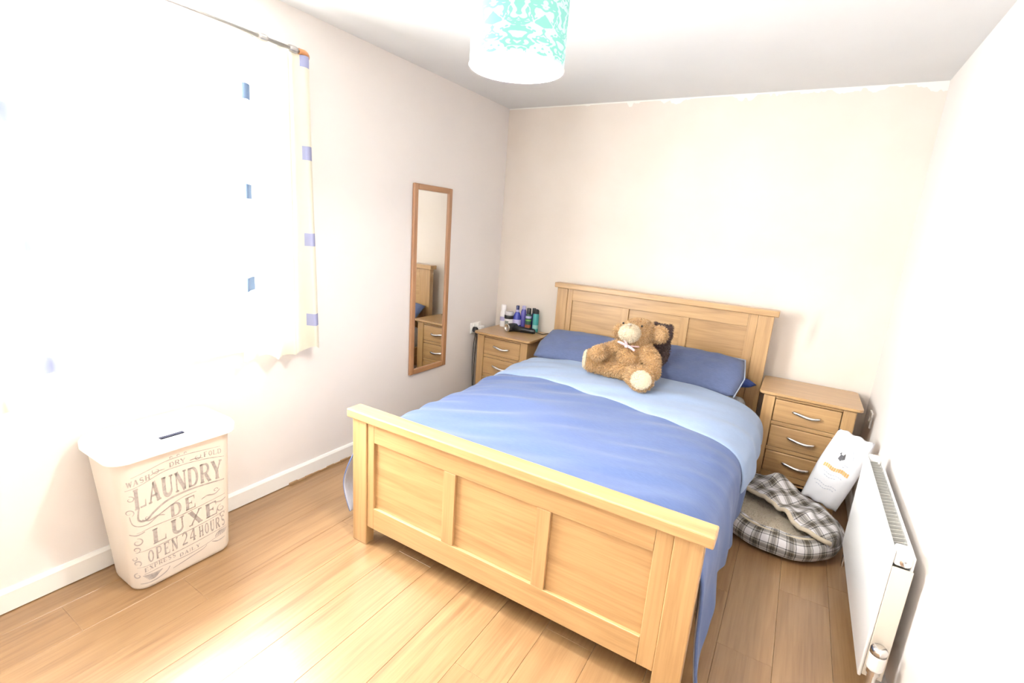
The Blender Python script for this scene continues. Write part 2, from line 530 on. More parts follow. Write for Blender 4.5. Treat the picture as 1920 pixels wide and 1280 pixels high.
panel_end('footboard', -2.168, -2.118, 0.612, 0.652, -2.184, -2.104, 0.612, 0.520, 0.200, 0.095, 1)
panel_end('headboard', -0.165, -0.115, 1.058, 1.096, -0.182, -0.098, 1.058, 0.972, 0.56, 0.30, 1)
for a in (0.655, 2.103):
    obj('side_rail', MB().box(a, a + 0.03, -2.117, -0.166, 0.20, 0.36), oak_y, bed, bevel=0.003)
for k in range(11):
    yy = -2.0 + k * 0.17
    obj('slat', MB().box(0.686, 2.102, yy, yy + 0.07, 0.28, 0.30), oak_x, bed)

mt = obj('mattress', MB().box(0.706, 2.080, -2.095, -0.185, 0.301, 0.525), mattress_m, None, bevel=0.05, segs=4)
tag(mt, 'pale mattress mostly covered by the blue duvet on the oak bed', 'mattress')


# ------------------------------------------------------------------ duvet
def nz(x, y, z=0.0, s=1.0):
    return noise.noise(Vector((x * s, y * s, z * s)))


def duvet_profile(y):
    """cross-section knots (x, z) at a given y, from the left hem over the top to the right hem"""
    k = max(0.0, min(1.0, (y + 2.09) / 1.5))            # 0 at the foot, 1 near the pillows
    foot = max(0.0, 1.0 - (y + 2.09) / 0.35)
    zl = 0.10 + 0.05 * math.sin(y * 9) + 0.10 * k - 0.05 * foot
    zr = 0.13 + 0.04 * math.sin(y * 7 + 1) + 0.06 * k - 0.06 * foot
    top = 0.575 + 0.03 * k
    fl_ = 0.05 * foot
    return [(0.585 - fl_ * 0.9, zl), (0.588 - fl_ * 1.9, zl + (0.40 - zl) * 0.45), (0.600 - fl_ * 0.5, 0.40), (0.650, top - 0.062), (0.78, top - 0.022),
            (1.05, top), (1.42, top + 0.012), (1.80, top + 0.004), (2.04 - 0.02 * (1 - k), top - 0.022), (2.118 + 0.032 * k, top - 0.075), (2.152 + 0.036 * k, 0.42),
            (2.160 + 0.030 * k + 0.008 * math.sin(y * 11), zr + (0.40 - zr) * 0.5), (2.172 + 0.014 * k + fl_ * 0.4, zr)]


NCS = 6


def duvet_point(y):
    return smoothpath([(a, y, c) for a, c in duvet_profile(y)], NCS)


def wrinkle(p, amt=1.0):
    x_, y_, z_ = p
    top = max(0.0, min(1.0, (z_ - 0.42) / 0.1))
    w = 0.014 * nz(x_ * 1.2 + y_ * 0.7, y_ * 6 - x_ * 2.4, 3.1, 1.6) + 0.007 * nz(x_ * 3, y_ * 14 - x_ * 5, 1.7, 1.3)
    side = 0.016 * math.sin(y_ * 23 + 2 * nz(y_, z_, 0.4, 3)) * (1 - top) * (0.3 + 1.2 * max(0, 0.42 - z_))
    sgn = -1 if x_ < 1.4 else 1
    return Vector((x_ + sgn * side * amt + 0.5 * w * (1 - top), y_ , z_ + w * top * amt * 1.3))


ys = [-2.092 + (1.50) * k / 74 for k in range(75)]
P = []; NU = None
for y in ys:
    row = duvet_point(y); NU = len(row)
    P += [wrinkle(p) for p in row]
dv = obj('duvet', MB().quad_grid(P, NU, len(ys)), [duvet_m, lining_m], None, smooth=True)
tag(dv, 'plain blue duvet spread over the bed and hanging at both sides', 'duvet')
sm = dv.modifiers.new('thickness', 'SOLIDIFY'); sm.thickness = 0.014; sm.offset = -1.0; sm.material_offset = 1; sm.material_offset_rim = 0
ss = dv.modifiers.new('sub', 'SUBSURF'); ss.levels = 1; ss.render_levels = 1

# the turned-back pale blue band
i0, i1 = 2 * NCS - 2, NU - 1 - (NCS + 3)
rows = []
NT = 22
for t in range(NT + 1):
    row = []
    for i in range(i0, i1 + 1):
        xk = duvet_point(-1.0)[i].x
        s_ = (xk - 0.6) / 1.6
        ye = -1.005 - 0.10 * s_ - 0.15 * s_ * s_ + 0.02 * math.sin(s_ * 7)
        yb = -0.545
        y = ye + (yb - ye) * (t / NT)
        p = wrinkle(duvet_point(y)[i])
        e = min(t / 3.0, 1.0)
        lift = 0.004 + 0.011 * math.sqrt(e) + 0.004 * nz(p.x * 2, p.y * 6, 5, 2)
        side = max(0.0, min(1.0, (p.x - 2.08) / 0.10)); sidel = max(0.0, min(1.0, (0.68 - p.x) / 0.08))
        row.append(Vector((p.x + lift * (side * 1.9 - sidel * 1.1), p.y, p.z + lift * (1 - 0.6 * side))))
    rows += row
fb = obj('turned_back_band', MB().quad_grid(rows, i1 - i0 + 1, NT + 1), fold_m, dv, smooth=True)
fb['label'] = 'pale blue turned-back top edge'
sm = fb.modifiers.new('thickness', 'SOLIDIFY'); sm.thickness = 0.010; sm.offset = -1.0
ss = fb.modifiers.new('sub', 'SUBSURF'); ss.levels = 1; ss.render_levels = 1


# ------------------------------------------------------------------ pillows
def pillow(name, c, sx, sy, sz, rx, rz, m, seed, bend=0.0):
    n = 26
    rot = Matrix.Rotation(rz, 3, 'Z') @ Matrix.Rotation(rx, 3, 'X')
    mb = MB()
    for sgn in (1, -1):
        pts = []
        for j in range(n + 1):
            for i in range(n + 1):
                u, v = -1 + 2 * i / n, -1 + 2 * j / n
                hgt = ((1 - u ** 4) * (1 - v ** 4)) ** 0.55
                pin = 1 - 0.05 * (abs(u) * abs(v)) ** 1.0 - 0.03 * (1 - abs(abs(u) - abs(v)))
                z_ = sgn * sz * hgt * (1 + 0.10 * nz(u * 2 + seed, v * 2, seed, 1.0)) + 0.012 * nz(u * 5, v * 3 + seed, 2, 1.0) * hgt
                q = rot @ Vector((sx * u * pin, sy * v * pin, z_ - bend * u * u * 0.02))
                pts.append(Vector(c) + q)
        mb.quad_grid(pts, n + 1, n + 1)
    return obj(name, mb, m, None, smooth=True), rot


def piping(p, c, sx, sy, rot, m, sides):
    pts = []; sx += 0.004; sy += 0.006
    for sd in sides:
        for k in range(25):
            t = -1 + 2 * k / 24
            u, v = {'top': (t, 1), 'right': (1, 1 - (t + 1))}[sd]
            pin = 1 - 0.05 * (abs(u) * abs(v)) - 0.03 * (1 - abs(abs(u) - abs(v)))
            pts.append(Vector(c) + rot @ Vector((sx * u * pin, sy * v * pin, 0)))
    return obj('piping', MB().tube(pts, 0.004, 6), m, p, smooth=True)


RX = math.radians(29)
under, rt = pillow('under_pillow', (1.722, -0.240, 0.626), 0.400, 0.050, 0.040, math.radians(3), 0.0, navy_m, 9)
tag(under, 'navy pillow underneath the right blue pillow, against the headboard', 'pillow')
pr_, rt = pillow('pillow', (1.705, -0.352, 0.678), 0.345, 0.185, 0.056, RX, math.radians(-1), pillow_m, 3)
tag(pr_, 'slate blue pillow with pale piping to the right of the teddy bear', 'pillow', 'blue bed pillows')
q = piping(pr_, (1.705, -0.352, 0.678), 0.345, 0.185, rt, pillow_edge_m, ('top', 'right'))
pl_, rt = pillow('pillow', (1.005, -0.345, 0.655), 0.375, 0.185, 0.056, RX * 0.9, math.radians(1), pillow_m, 5)
tag(pl_, 'slate blue pillow left of the teddy bear, near the bottle-covered nightstand', 'pillow', 'blue bed pillows')

# ------------------------------------------------------------------ teddy bear
FUR = plain('teddy_fur', (0.34, 0.20, 0.085), 0.95, 0, 0.1, 0, 0.3)
FUR_T = plain('teddy_fur_tips', (0.43, 0.275, 0.135), 0.9, 0, 0.1, 0, 0.3)
CREAM = plain('teddy_cream_pile', (0.52, 0.44, 0.32), 0.95, 0, 0.1, 0, 0.3)
BROWN = plain('dark_brown_plush', (0.085, 0.055, 0.05), 0.95, 0, 0.1, 0, 0.2)
PINK = plain('pink_ribbon', (0.60, 0.42, 0.42), 0.5)


def blob(name, parts, m, parent, voxel=0.007, it=4):
    mb = MB()
    for c, r, *rot in parts:
        mb.ellipsoid(c, r, 20, 14, rot[0] if rot else None)
    me = mb.mesh(name)
    o = bpy.data.objects.new(name, me); COL.objects.link(o)
    r_ = o.modifiers.new('r', 'REMESH'); r_.mode = 'VOXEL'; r_.voxel_size = voxel
    s_ = o.modifiers.new('s', 'SMOOTH'); s_.factor = 0.5; s_.iterations = it
    me2 = realize(o)
    bpy.data.objects.remove(o); me2.name = name
    return obj(name, me2, m, parent, smooth=True)


def limb(a, b, r0, r1, n=6):
    a, b = Vector(a), Vector(b)
    return [(a.lerp(b, k / (n - 1)), (r0 + (r1 - r0) * k / (n - 1),) * 3) for k in range(n)]


def fur(name, src, count, length, m, parent, seed, wid=0.0022, droop=0.5, skip=None):
    """short tapered pile, one blade per sample, joined into one part"""
    rnd = random.Random(seed)
    me = src.data; me.calc_loop_triangles()
    tri = [(t.vertices[:], t.area) for t in me.loop_triangles]
    tot = sum(a for _, a in tri)
    mb_v, mb_f = [], []
    acc = 0.0
    for vs, a in tri:
        acc += a / tot * count
        while acc >= 1:
            acc -= 1
            r1, r2 = rnd.random(), rnd.random()
            if r1 + r2 > 1: r1, r2 = 1 - r1, 1 - r2
            A, B, Cc = (me.vertices[i] for i in vs)
            p = A.co + (B.co - A.co) * r1 + (Cc.co - A.co) * r2
            n_ = (A.normal + B.normal + Cc.normal).normalized()
            if skip and skip(p): continue
            clump = Vector((nz(p.x, p.y, p.z, 28), nz(p.y, p.z, p.x, 28), nz(p.z, p.x, p.y, 28)))
            d = (n_ + 0.9 * clump + Vector((rnd.uniform(-.35, .35), rnd.uniform(-.35, .35), rnd.uniform(-.35, .35) - droop * 0.5))).normalized()
            t_ = d.cross(Vector((rnd.random() - .5, rnd.random() - .5, rnd.random() - .5))).normalized() * wid
            L = length * rnd.uniform(0.6, 1.15)
            k = len(mb_v)
            mid = p + d * L * 0.55
            tip = p + d * L + Vector((0, 0, -droop * L * 0.25))
            mb_v += [p - t_, p + t_, mid + t_ * 0.6, mid - t_ * 0.6, tip]
            mb_f += [(k, k + 1, k + 2, k + 3), (k + 3, k + 2, k + 4)]
    me2 = bpy.data.meshes.new(name); me2.from_pydata([tuple(v) for v in mb_v], [], mb_f)
    o = obj(name, me2, m, parent)
    o['kind'] = 'stuff'
    return o


TB = (1.425, -0.735, 0.637)
ted = thing('teddy_bear', 'golden brown teddy bear with pink neck ribbon sitting on the bed', 'teddy bear', TB)
ted['_base'] = (0, 0, 0)
body_parts = [((0.01, 0.01, 0.115), (0.098, 0.085, 0.120)), ((0.012, 0.02, 0.185), (0.080, 0.065, 0.075)), ((0.0, -0.01, 0.06), (0.105, 0.085, 0.065)), ((-0.088, 0.0, 0.105), (0.055, 0.05, 0.055)),
              ((0.035, 0.045, 0.278), (0.108, 0.095, 0.086)), ((0.03, -0.005, 0.275), (0.088, 0.080, 0.068)),
              ((-0.082, 0.035, 0.268), (0.040, 0.028, 0.046)), ((0.160, 0.035, 0.292), (0.052, 0.028, 0.052))]
body_parts += limb((-0.06, -0.02, 0.050), (-0.20, -0.035, 0.050), 0.056, 0.046) + [((-0.225, -0.03, 0.072), (0.032, 0.050, 0.072))]
body_parts += limb((0.06, -0.04, 0.050), (0.120, -0.155, 0.055), 0.064, 0.056) + [((0.145, -0.185, 0.066), (0.072, 0.034, 0.070), Matrix.Rotation(math.radians(-18), 3, 'X'))]
body_parts += limb((-0.065, -0.01, 0.190), (-0.132, -0.055, 0.155), 0.034, 0.038, 5) + limb((-0.132, -0.055, 0.155), (-0.148, -0.115, 0.146), 0.038, 0.045, 4)
body_parts += limb((0.085, 0.0, 0.205), (0.155, -0.03, 0.150), 0.046, 0.048, 5) + limb((0.155, -0.03, 0.150), (0.178, -0.075, 0.085), 0.048, 0.042, 5)
tbody = blob('body', body_parts, FUR, ted)
muz = blob('muzzle', [((0.014, -0.072, 0.292), (0.064, 0.040, 0.054), Matrix.Rotation(math.radians(-28), 3, 'X')), ((0.014, -0.092, 0.292), (0.050, 0.032, 0.040))], CREAM, ted, 0.006, 3)
s1 = blob('foot_sole', [((-0.250, -0.045, 0.074), (0.016, 0.042, 0.062), Matrix.Rotation(math.radians(14), 3, 'Z'))], CREAM, ted, 0.005, 2)
s2 = blob('foot_sole', [((0.152, -0.212, 0.068), (0.060, 0.018, 0.054), Matrix.Rotation(math.radians(-20), 3, 'X'))], CREAM, ted, 0.005, 2)
ie = blob('inner_ear', [((0.166, 0.008, 0.292), (0.036, 0.012, 0.037), Matrix.Rotation(math.radians(-10), 3, 'Z'))], FUR_T, ted, 0.005, 2)
eyes_m = plain('dark_glass_eye', (0.02, 0.015, 0.012), 0.15)
for ex in (-0.040, 0.072):
    obj('eye', MB().ellipsoid((ex, -0.042, 0.338), (0.0065, 0.0065, 0.0065), 12, 8), eyes_m, ted, smooth=True)
obj('nose', MB().ellipsoid((0.012, -0.088, 0.344), (0.012, 0.010, 0.008), 12, 8), plain('stitched_nose', (0.34, 0.30, 0.24), 0.6), ted, smooth=True)
rib = MB()
c0 = (0.010, -0.074, 0.214)
pts = [(0.016 + 0.074 * math.cos(a), 0.010 + 0.074 * math.sin(a), 0.214) for a in [2 * PI * k / 24 for k in range(25)]]
rib.tube(pts, 0.006, 6)
for dx, dz in ((-0.052, 0.020), (0.055, -0.016), (-0.010, 0.040)):
    rib.tube(smoothpath([c0, (c0[0] + dx * 0.5, c0[1] - 0.022, c0[2] + dz * 0.5 + 0.006), (c0[0] + dx, c0[1] - 0.024, c0[2] + dz)], 5), [0.006, 0.008, 0.009, 0.009, 0.008, 0.008, 0.008, 0.008, 0.008, 0.007, 0.006][:11], 6)
rib.ellipsoid((c0[0], c0[1] - 0.018, c0[2]), (0.012, 0.010, 0.010), 10, 8)
obj('ribbon', rib, PINK, ted, smooth=True)
f1 = fur('fur', tbody, 16000, 0.014, FUR_T, ted, 1)
f2 = fur('fur', muz, 1300, 0.010, CREAM, ted, 2)
f3 = fur('fur', s2, 900, 0.008, CREAM, ted, 3); f4 = fur('fur', s1, 600, 0.008, CREAM, ted, 4)
f5 = fur('fur', ie, 500, 0.012, FUR_T, ted, 5)

brn = thing('brown_plush', 'small dark brown fluffy plush toy tucked behind the teddy bear', 'plush toy', (1.560, -0.52, 0.80))
brn['_base'] = (0, 0, 0)
bb = blob('body', [((0, 0, 0.0), (0.058, 0.05, 0.105)), ((0.0, 0, 0.100), (0.060, 0.050, 0.062)), ((-0.042, 0.0, 0.150), (0.020, 0.015, 0.022)), ((0.042, 0.0, 0.145), (0.020, 0.015, 0.022))], BROWN, brn)
fur('fur', bb, 2600, 0.016, BROWN, brn, 6)

# ------------------------------------------------------------------ nightstands
def rounded(x0, x1, y0, y1, r, n=6):
    out = []
    for cx, cy, a0 in ((x1 - r, y1 - r, 0), (x0 + r, y1 - r, 90), (x0 + r, y0 + r, 180), (x1 - r, y0 + r, 270)):
        for k in range(n + 1):
            a = math.radians(a0 + 90 * k / n)
            out.append((cx + r * math.cos(a), cy + r * math.sin(a)))
    return out


def nightstand(base, label):
    t = thing('nightstand', label, 'nightstand', base, 0, 'oak three-drawer nightstands')
    t['_base'] = (0, 0, 0)
    # local: x -.255..+.255, front at y -.20, back +.20
    c = MB()
    c.box(-0.222, -0.206, -0.150, 0.185, 0.06, 0.630); c.box(0.206, 0.222, -0.150, 0.185, 0.06, 0.630)
    c.box(-0.206, 0.206, 0.170, 0.180, 0.06, 0.630); c.box(-0.206, 0.206, -0.17, 0.17, 0.10, 0.112)
    obj('carcass', c, oak_z, t, bevel=0.002)
    for sx in (-1, 1):
        for ya in (-0.190, 0.140):
            a, b2 = sorted((sx * 0.230, sx * 0.168)) if ya < 0 else sorted((sx * 0.230, sx * 0.185))
            obj('post', MB().box(a, b2, ya, ya + 0.045, 0, 0.630), oak_z, t, bevel=0.004)
    for z0, z1 in ((0.617, 0.630), (0.457, 0.480), (0.297, 0.320), (0.125, 0.160)):
        obj('front_rail', MB().box(-0.1675, 0.1675, -0.182, -0.150, z0, z1), oak_x, t, bevel=0.002)
    tm = MB()
    o1 = rounded(-0.256, 0.256, -0.212, 0.195, 0.028); o2 = rounded(-0.236, 0.236, -0.192, 0.190, 0.020)
    n = len(o1)
    pts = [(a, b2, 0.630) for a, b2 in o2] + [(a, b2, 0.640) for a, b2 in o1] + [(a, b2, 0.655) for a, b2 in o1]
    tm.quad_grid(pts, n, 3, True)
    tm.f.append(tuple(range(n))); tm.f.append(tuple(2 * n + k for k in range(n))); tm.mi += [0, 0]
    obj('top', tm, oak_x, t, bevel=0.003)
    for k, (z0, z1) in enumerate(((0.483, 0.614), (0.323, 0.454), (0.163, 0.294))):
        d = obj('drawer', MB().box(-0.1645, 0.1645, -0.188, 0.12, z0, z1), oak_x, t, bevel=0.004)
        zc = z1 - 0.062
        hp = smoothpath([(-0.070, -0.187, zc + 0.006), (-0.062, -0.203, zc + 0.008), (-0.035, -0.212, zc + 0.004), (0, -0.215, zc - 0.003), (0.035, -0.213, zc - 0.006), (0.062, -0.205, zc - 0.002), (0.070, -0.187, zc - 0.002)], 5)
        rs = [0.0065 + 0.0035 * math.sin(PI * i / (len(hp) - 1)) for i in range(len(hp))]
        hd = obj('handle', MB().tube(hp, rs, 10), chrome, d, smooth=True)
        if k == 0: hd['label'] = 'wavy chrome handle'
    return t


ns1 = nightstand((0.328, -0.222, 0), 'oak nightstand in the left corner with bottles and a hairdryer on top')
ns2 = copy_tree(ns1)
ns2.location = (2.406, -0.235, 0)
ns2['label'] = 'oak nightstand with an empty top, right of the bed behind the dog bed'

# ------------------------------------------------------------------ wall mirror
mir = thing('wall_mirror', 'tall narrow wood-framed mirror hung on the left wall', 'mirror', (0, -0.9125, 0.42))
y0, y1, z0, z1, fw = -1.110, -0.715, 0.419, 1.713, 0.038
for a, c in ((y0, y0 + fw), (y1 - fw, y1)):
    obj('frame', MB().box(0.002, 0.024, a, c, z0, z1), pine_z, mir, bevel=0.006)
for a, c in ((z0, z0 + fw), (z1 - fw, z1)):
    obj('frame', MB().box(0.002, 0.0238, y0 + fw + 0.0003, y1 - fw - 0.0003, a, c), pine_y, mir, bevel=0.006)
obj('mirror_glass', MB().box(0.004, 0.012, y0 + fw, y1 - fw, z0 + fw, z1 - fw), mirror_m, mir)

# ------------------------------------------------------------------ curtains and pole
CX, PZ = 0.095, 2.190
pole = thing('curtain_pole', 'thin grey curtain pole with a copper-coloured end above the window', 'curtain pole', (CX, -2.5, PZ))
obj('rod', MB().tube([(CX, -3.45, PZ), (CX, -1.985, PZ)], 0.008, 12), grey_metal, pole, smooth=True)
obj('finial', MB().tube(smoothpath([(CX, -1.99, PZ), (CX - 0.004, -1.955, PZ + 0.002), (CX - 0.03, -1.925, PZ - 0.004), (CX - 0.07, -1.915, PZ - 0.008)], 6), 0.013, 12), copper, pole, smooth=True)
for yb in (-2.165, -2.02, -3.2):
    obj('bracket', MB().tube([(0.0, yb, PZ), (CX, yb, PZ)], 0.007, 10).lathe([(0.024, 0), (0.024, 0.008), (0.012, 0.014)], (0.0, yb, PZ), 16, (1, 0, 0)).lathe([(0.013, -0.02), (0.015, -0.012), (0.015, 0.012), (0.013, 0.02)], (CX, yb, PZ), 14, (0, 1, 0)), grey_metal, pole, smooth=False)


def curtain(label, ya, yb, ya2, yb2, ztop, zhem, folds, seed, hemwave, uo=0.0, vo=0.0):
    nu, nv = 90, 60
    pts, uv = [], []
    for j in range(nv + 1):
        t = j / nv
        for i in range(nu + 1):
            s_ = i / nu
            yt, ybm = ya + (yb - ya) * s_, ya2 + (yb2 - ya2) * s_
            y = yt + (ybm - yt) * t ** 1.2
            amp = 0.014 + 0.022 * t
            zh = zhem(s_) if callable(zhem) else zhem
            z = ztop + (zh + hemwave * math.sin(s_ * folds * 2 * PI + 0.8) - ztop) * t
            xx = CX - 0.006 + amp * math.sin(s_ * folds * 2 * PI + 0.5 * math.sin(s_ * 9 + seed)) + 0.008 * nz(s_ * 5, t * 2, seed, 1)
            yy = y + 0.012 * t * math.cos(s_ * folds * 2 * PI + seed)
            if t < 0.03: xx = CX + (xx - CX) * 0.6
            pts.append((xx, yy, z)); uv.append((yt * 0.4 + y * 0.6 + 5.8 + uo, z + vo))
    o = obj('curtain', MB().quad_grid(pts, nu + 1, nv + 1, uv=uv), curtain_m, None, smooth=True)
    return tag(o, label, 'curtain', 'window curtains')


curtain('right-hand cream curtain with small blue squares, drawn beside the mirror wall', -2.262, -1.935, -2.33, -1.905, 2.181, lambda s: 0.775 + 0.012 * math.sin(s * 8), 3.5, 1.0, 0.012)
curtain('left-hand cream curtain with small blue squares at the picture edge', -3.42, -2.93, -3.45, -2.90, 2.181, 0.765, 4.5, 2.0, 0.012, 0.465, 0.04)

# ------------------------------------------------------------------ pendant lamp
LX, LY = LAMP
ZB, ZT, RS = 1.893, 2.125, 0.1265
lamp = thing('pendant_lamp', 'teal and white patterned drum pendant lamp hanging from the ceiling', 'lamp', (LX, LY, ZB))
pts, uv = [], []
ns_ = 64
for j in range(9):
    z = ZB + (ZT - ZB) * j / 8
    for i in range(ns_ + 1):
        a = 2 * PI * i / ns_
        pts.append((LX + RS * math.cos(a), LY + RS * math.sin(a), z)); uv.append((i / ns_, j / 8))
sh = MB(); sh.quad_grid(pts, ns_ + 1, 9, uv=uv)
me = bpy.data.meshes.new('shade'); me.from_pydata([(a - LX, b2 - LY, c - ZB) for a, b2, c in sh.v], [], sh.f)
l = me.uv_layers.new(name='UVMap')
for lp in me.loops: l.data[lp.index].uv = sh.uv[lp.vertex_index]
obj('shade', me, shade_m, lamp, smooth=True)
lin_m, nt, b_n = mat('shade_lining')
b_n.inputs['Base Color'].default_value = (0.82, 0.82, 0.80, 1); b_n.inputs['Roughness'].default_value = 0.7
t_ = N(nt, 'ShaderNodeBsdfTranslucent'); t_.inputs[0].default_value = (0.8, 0.8, 0.78, 1)
x_ = N(nt, 'ShaderNodeMixShader'); x_.inputs[0].default_value = 0.010
nt.links.new(b_n.outputs[0], x_.inputs[1]); nt.links.new(t_.outputs[0], x_.inputs[2]); nt.links.new(x_.outputs[0], nt.nodes['Material Output'].inputs[0])
lm = MB(); lm.quad_grid([(LX + (RS - 0.002) * math.cos(2 * PI * i / 64), LY + (RS - 0.002) * math.sin(2 * PI * i / 64), ZB + 0.001 + (ZT - ZB - 0.002) * j / 4) for j in range(5) for i in range(64)], 64, 5, True)
o = obj('shade_lining', lm, lin_m, lamp, smooth=True); o['label'] = 'white inner lining'
for zz in (ZB, ZT):
    obj('shade_ring', MB().tube([(LX + RS * math.cos(2 * PI * k / 48), LY + RS * math.sin(2 * PI * k / 48), zz) for k in range(49)], 0.0022, 6), white_plastic, lamp, smooth=True)
sp = MB()
for k in range(3):
    a = 2 * PI * k / 3 + 0.4
    sp.tube([(LX + 0.02 * math.cos(a), LY + 0.02 * math.sin(a), ZT - 0.03), (LX + RS * math.cos(a), LY + RS * math.sin(a), ZT)], 0.002, 6)
obj('spider_frame', sp, white_plastic, lamp)
obj('cord', MB().tube([(LX, LY, ZT - 0.02), (LX, LY, H - 0.03)], 0.0035, 8), white_plastic, lamp)
obj('ceiling_rose', MB().lathe([(0.048, 0), (0.046, -0.012), (0.030, -0.026), (0.008, -0.034)], (LX, LY, H), 28), white_plastic, lamp, smooth=False)
obj('lamp_holder', MB().lathe([(0.019, 0), (0.020, -0.035), (0.020, -0.06), (0.016, -0.115)], (LX, LY, ZT - 0.005), 18), white_plastic, lamp)
bm_, nt, b_n = mat('lit_bulb')
b_n.inputs['Emission Color'].default_value = (1, 0.93, 0.82, 1); b_n.inputs['Emission Strength'].default_value = 25.0
obj('bulb', MB().lathe([(0.014, 0.045), (0.020, 0.030), (0.030, 0.010), (0.031, -0.005), (0.024, -0.022), (0.008, -0.031)], (LX, LY, ZT - 0.165), 20), bm_, lamp, smooth=True)
ld = bpy.data.lights.new('bulb_light', 'POINT'); ld.energy = BULB_W; ld.color = (1.0, 0.94, 0.86); ld.shadow_soft_size = 0.045
lo = bpy.data.objects.new('bulb_light', ld); COL.objects.link(lo); lo.location = (LX, LY, ZB + 0.062)

# ------------------------------------------------------------------ laundry hamper
hamper = thing('laundry_hamper', 'white plastic laundry hamper with lid and grey vintage lettering by the left wall', 'laundry hamper', (0.175, -2.728, 0))


def hsec(z):
    t = z / 0.580
    return (0.062 - 0.022 * t, 0.276 + 0.036 * t, -2.890 - 0.036 * t, -2.520 + 0.010 * t, 0.052)


def hsurf(s, z, off=0.0):
    """point on the hamper's outer skin: s metres along the front from its middle (+ towards the bed)"""
    x0, x1, y0, y1, r = hsec(z)
    yc = (y0 + y1) / 2; half = (y1 - y0) / 2 - r
    if abs(s) <= half: return (x1 + off, yc + s, z)
    sg = 1 if s > 0 else -1
    a = min((abs(s) - half) / r, PI / 2 + 0.8)
    return (x1 - r + (r + off) * math.cos(a), yc + sg * (half + (r + off) * math.sin(a)), z)


hb = MB(); ring = None
zs = [0.0, 0.006, 0.02] + [0.02 + 0.56 * k / 12 for k in range(1, 13)]
pts = []
for k, z in enumerate(zs):
    x0, x1, y0, y1, r = hsec(z)
    ins = (0.012, 0.003, 0)[k] if k < 3 else 0
    ring = rounded(x0 + ins, x1 - ins, y0 + ins, y1 - ins, r - ins * 0.5, 8)
    pts += [(a, b2, z) for a, b2 in ring]
hb.quad_grid(pts, len(ring), len(zs), True)
hb.f.append(tuple(range(len(ring)))); hb.mi.append(0)
ham_m = plain('hamper_plastic', (0.66, 0.61, 0.545), 0.42)
obj('body', hb, ham_m, hamper, smooth=True)
ld_ = MB()
lr = []
for ins, z in ((0.010, 0.566), (0.0, 0.570), (0.0, 0.596), (0.006, 0.606), (0.03, 0.612), (0.09, 0.614)):
    ring = rounded(0.028 + ins, 0.335 - ins, -2.947 + ins, -2.490 - ins, 0.062 - ins * 0.5, 8)
    lr += [(a, b2, z) for a, b2 in ring]
ld_.quad_grid(lr, len(ring), 6, True)
ld_.f.append(tuple(5 * len(ring) + k for k in range(len(ring)))); ld_.f.append(tuple(range(len(ring)))); ld_.mi += [0, 0]
lid = obj('lid', ld_, plain('hamper_lid', (0.80, 0.79, 0.77), 0.35), hamper, smooth=True)
lid['label'] = 'plain bright white lid'
es = lid.modifiers.new('es', 'EDGE_SPLIT'); es.split_angle = math.radians(50)
obj('handle_slot', MB().box(0.284, 0.302, -2.772, -2.690, 0.605, 0.6165), plain('slot_shadow', (0.012, 0.012, 0.02), 0.9, 0, 0.1), lid)


# lettering: slab-serif capitals drawn as polygons in a unit box, plus flourishes and small type
def seg(a, b2, w):
    a, b2 = Vector(a), Vector(b2); d = (b2 - a).normalized(); n_ = Vector((-d.y, d.x)) * w / 2
    return [tuple(a + n_), tuple(a - n_), tuple(b2 - n_), tuple(b2 + n_)]


def stroke(pts, w):
    pts = [Vector(p) for p in pts]; out = []
    ws = w if isinstance(w, list) else [w] * len(pts)
    L, Rr = [], []
    for i, p in enumerate(pts):
        d = (pts[min(i + 1, len(pts) - 1)] - pts[max(i - 1, 0)]).normalized(); n_ = Vector((-d.y, d.x)) * ws[i] / 2
        L.append(p + n_); Rr.append(p - n_)
    for i in range(len(pts) - 1):
        out.append([tuple(L[i]), tuple(Rr[i]), tuple(Rr[i + 1]), tuple(L[i + 1])])
    return out


def arc(cx, cy, rx, ry, a0, a1, n=12):
    return [(cx + rx * math.cos(math.radians(a0 + (a1 - a0) * k / n)), cy + ry * math.sin(math.radians(a0 + (a1 - a0) * k / n))) for k in range(n + 1)]


TH, TN, SF = 0.255, 0.10, 0.085


def ser(x, y, w=0.34): return [[(x - w / 2, y - SF / 2), (x + w / 2, y - SF / 2), (x + w / 2, y + SF / 2), (x - w / 2, y + SF / 2)]]


